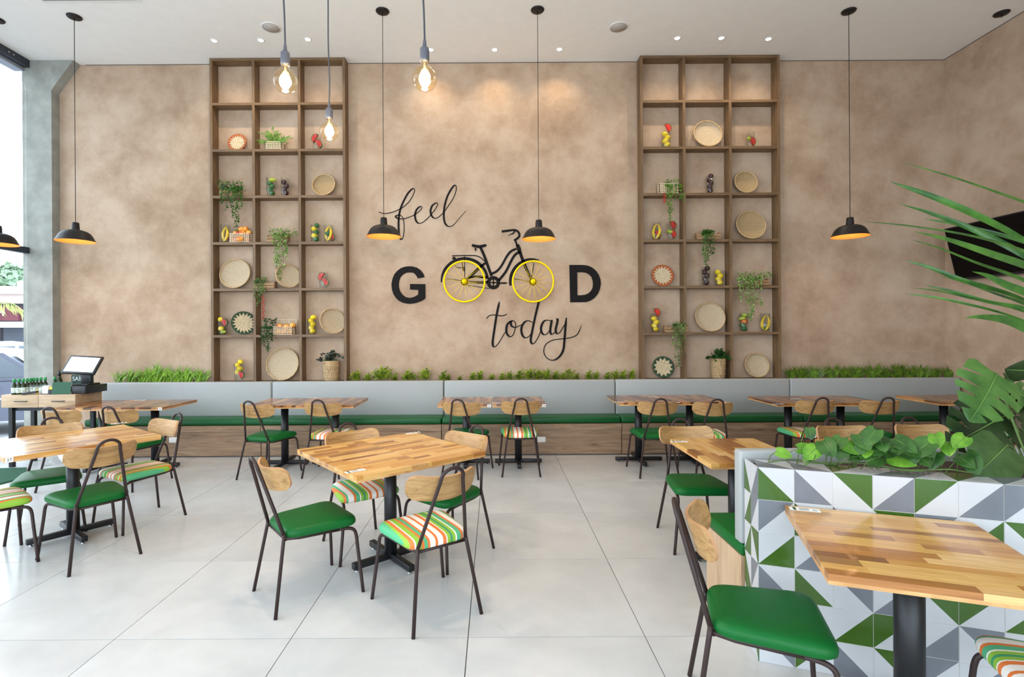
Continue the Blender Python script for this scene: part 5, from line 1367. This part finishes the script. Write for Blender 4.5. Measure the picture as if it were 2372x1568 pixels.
for k, (tp, md, bs, hw_, Yt) in enumerate(BL):
    a, b, c = P(tp[0], tp[1], Yt), P(md[0], md[1], (Yt + 2.25) / 2), P(bs[0], bs[1], 2.27)
    path = catmull([c, c.lerp(b, .5) + Vector((0, 0, .012)), b, b.lerp(a, .55) + Vector((0, 0, .006)), a], 5); N = len(path); vs = []; fs = []
    for i, p in enumerate(path):
        d = (path[min(i + 1, N - 1)] - path[max(i - 1, 0)]).normalized(); view = (CAMV - p).normalized()
        tw_ = Quaternion(d, R(35 + 30 * math.sin(k * 2.1 + i * 0.12))) @ view
        s = d.cross(tw_).normalized(); nn = s.cross(d)
        t = i / (N - 1); w = 0.72 * hw_ * max(0.03, (math.sin(math.pi * (0.12 + 0.88 * t) ** 0.75)) ** 0.7 if t < 1 else 0.02) * 0.8
        o_ = p - og
        vs += [o_ - s * w + nn * w * .35, o_, o_ + s * w + nn * w * .35]
    for i in range(N - 1): fs += [(3 * i, 3 * i + 1, 3 * i + 4, 3 * i + 3), (3 * i + 1, 3 * i + 2, 3 * i + 5, 3 * i + 4)]
    mb = MB(); mb.add(vs, fs, 0, True); mb.build('leaflet', M['palm'], pa)

# ------------------------------------------------------------------ outside the street window
OZ = -0.18
gr = struct(MB().box(-70, WALL_L - 0.12, -30, 90, OZ - 0.2, OZ).build('ground', plain('pale_asphalt', (150, 152, 156), 0.9, var=0.06, vs=2)))
MB().box(-7.6, WALL_L - 0.121, -6, 14, OZ + 0.0005, -0.03).build('pavement', plain('pavement', (188, 186, 182), 0.9, var=0.05), gr)
struct(MB().box(-6.95, WALL_L - 0.17, -6, 16, 5.30, 5.5).build('ceiling_eave', plain('eave', (226, 214, 208), 0.8)))
glass_dk = plain('car_glass', (96, 106, 116), 0.1); rubber = plain('tyre', (30, 30, 32), 0.8)
def car(loc, deg, body, label):
    t = thing('car', label, 'car', loc, R(deg), 'parked cars outside')
    def ext(pts, hw_, name, mt, inset=0.0):
        n = len(pts); mb = MB(); vs = [(x, -hw_, z) for x, z in pts] + [(x, hw_, z) for x, z in pts]
        mb.add(vs, [tuple(range(n)), tuple(reversed(range(n, 2 * n)))] + [(i, i + n, (i + 1) % n + n, (i + 1) % n) for i in range(n)]); return mb.build(name, mt, t)
    ext([(-2.1, .25), (2.1, .25), (2.15, .55), (2.0, .78), (1.1, .92), (-1.9, .95), (-2.15, .7)], .86, 'body', body)
    ext([(-1.85, .951), (1.08, .93), (0.45, 1.42), (-0.2, 1.50), (-1.3, 1.48), (-1.75, 1.3)], .74, 'cabin', body)
    for s in (-1, 1):
        for pts in ([(-1.6, 1.0), (-0.55, 1.0), (-0.55, 1.40), (-1.25, 1.39)], [(-0.45, 1.0), (0.9, 1.0), (0.42, 1.36), (-0.45, 1.40)]):
            mb = MB(); mb.add([(x, s * 0.745, z) for x, z in pts] + [(x, s * 0.741, z) for x, z in pts], [(0, 1, 2, 3), (7, 6, 5, 4), (0, 4, 5, 1), (1, 5, 6, 2), (2, 6, 7, 3), (3, 7, 4, 0)]); mb.build('side_window', glass_dk, t)
        for x in (-0.65, 0.35): MB().rbox(x - .1, x + .1, s * .872 - .012, s * .872 + .012, .80, .83, .005).build('door_handle', M['chrome'], t)
        MB().box(-2.0, 1.95, s * .862 - .004, s * .862 + .004, .62, .65).build('side_trim', M['chrome'], t)
        for x in (-1.3, 1.3): MB().lathe([(0, -.1), (.2, -.1), (.31, -.09), (.31, .09), (.2, .1), (0, .1)], 24).build('wheel', rubber, t, (x, s * .78, .31), (R(90), 0, 0))
    mb = MB(); mb.add([(1.02, -.68, .97), (1.02, .68, .97), (.5, .62, 1.38), (.5, -.62, 1.38)], [(0, 1, 2, 3)]); mb.build('windscreen', glass_dk, t, (0.03, 0, 0.02))
car((-9.25, 9.55, OZ), 20, plain('grey_blue_car', (92, 98, 116), 0.3), 'grey-blue car parked just outside the street window')
car((-15.6, 16.6, OZ), 200, plain('silver_car', (176, 184, 194), 0.3), 'silver car parked behind the grey-blue car')
car((-19.5, 20.5, OZ), 10, plain('white_car', (196, 200, 206), 0.3), 'pale car parked in front of the shop building')
# shop building across the car park; its front looks back at the window
bA = Vector((P(20, 770, 34).x, 34.0, OZ)); bdg = thing('shop_building', 'pale shop building with a dark red sign across the car park', 'building', tuple(bA), R(14))
def BB(x0, x1, y0, y1, z0, z1, n, mt): return MB().box(x0, x1, y0, y1, z0, z1).build(n, mt, bdg)
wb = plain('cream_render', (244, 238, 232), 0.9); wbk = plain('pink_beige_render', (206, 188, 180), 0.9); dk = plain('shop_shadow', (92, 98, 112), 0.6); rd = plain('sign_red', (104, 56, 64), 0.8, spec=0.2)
BB(-14, 14, 0, 8, 4.48, 4.98, 'upper_wall', wb); BB(-0.35, 14, 1.5, 8, 4.981, 5.45, 'roof_box', wb); BB(-14, 14, 0.4, 8, 3.86, 4.479, 'middle_wall', wbk); BB(-14, 14, 1.4, 8, 0, 3.859, 'shop_front', dk)
BB(-14, 14, -0.4, 0.2, 2.25, 2.62, 'awning_band', wb); BB(-10, 0.55, 0.0, 0.39, 2.7, 3.66, 'sign_board', rd)
for x in (-8.2, -4.6, -0.35, 1.05, 6.2): BB(x - .06, x + .06, -0.3, 0.0, 0, 2.7, 'post', M['alum'])
text('sign_letters', 'RM', 0.62, plain('sign_letter', (214, 224, 240), 0.6), bdg, (-0.62, -0.05, 3.2), extrude=0.03)
tree_leaf = leafmat('tree_leaf', (86, 116, 88), (150, 176, 142), 0.6, 1.5)
bark = plain('bark', (110, 96, 84), 0.9)
rt_ = random.Random(8)
for i, (px, Y, h) in enumerate([(-30, 50, 8.0), (12, 60, 9.4), (38, 71, 10.6), (56, 82, 11.6), (85, 94, 13.5)]):
    q = P(px, 770, Y); t = thing('tree', ['broad pale green tree behind the shop building', 'tall pale green tree over the shop roof', 'dense tree over the shop roof box', 'darker tree beside the concrete column edge', 'pale tree mostly hidden behind the concrete column'][i], 'tree', (q.x, q.y, OZ), 0, 'trees behind the shops')
    MB().tube([(0, 0, 0), (0.1, 0, h * .5), (0, 0, h * .75)], [.3, .22, .1], 8).build('trunk', bark, t)
    mb = MB()
    for k in range(1500):
        v = rvec(rt_); rad = rt_.uniform(.75, 1.0) * (1 + .18 * math.sin(v.x * 7) * math.cos(v.z * 6))
        c = Vector((v.x * 4.2 * rad, v.y * 3.2 * rad, h * .68 + v.z * h * .34 * rad))
        leafquad(mb, c, rvec(rt_), v, .9, .6)
    tag(mb.build('crown', tree_leaf, t), None, None, None, 'stuff')
# palm frond outside
q = P(-130, 690, 13.0)
op = thing('street_palm', 'young palm with a yellow-green frond outside the street window', 'palm', (q.x, 13.0, OZ)); og = Vector(op.location)
MB().tube([(0, 0, 0), (0.05, 0, 1.2), (0, 0, q.z - OZ)], [.14, .1, .07], 10).build('trunk', bark, op)
fp = leafmat('yellow_frond', (130, 150, 60), (190, 190, 116), 0.5, 6)
for k, pts in enumerate([[(-130, 690), (-70, 690), (-10, 699), (30, 704), (66, 730)], [(-130, 690), (-160, 680), (-190, 690), (-210, 720)], [(-130, 690), (-120, 668), (-100, 656), (-70, 656)]]):
    path = catmull([P(a, b, 13.0 - 0.1 * i) - og for i, (a, b) in enumerate(pts)], 7); fo = MB().tube(path, .012, 5).build('frond', fp, op); mb = MB()
    for i in range(3, len(path)):
        for s in (-1, 1): leafquad(mb, path[i], Vector((0.5, 0.3 * s, -1)) + rvec(rt_) * .25, Vector((0, -1, 0.2)), rt_.uniform(.22, .45), .04)
    tag(mb.build('leaflets', fp, fo), None, None, None, 'stuff')
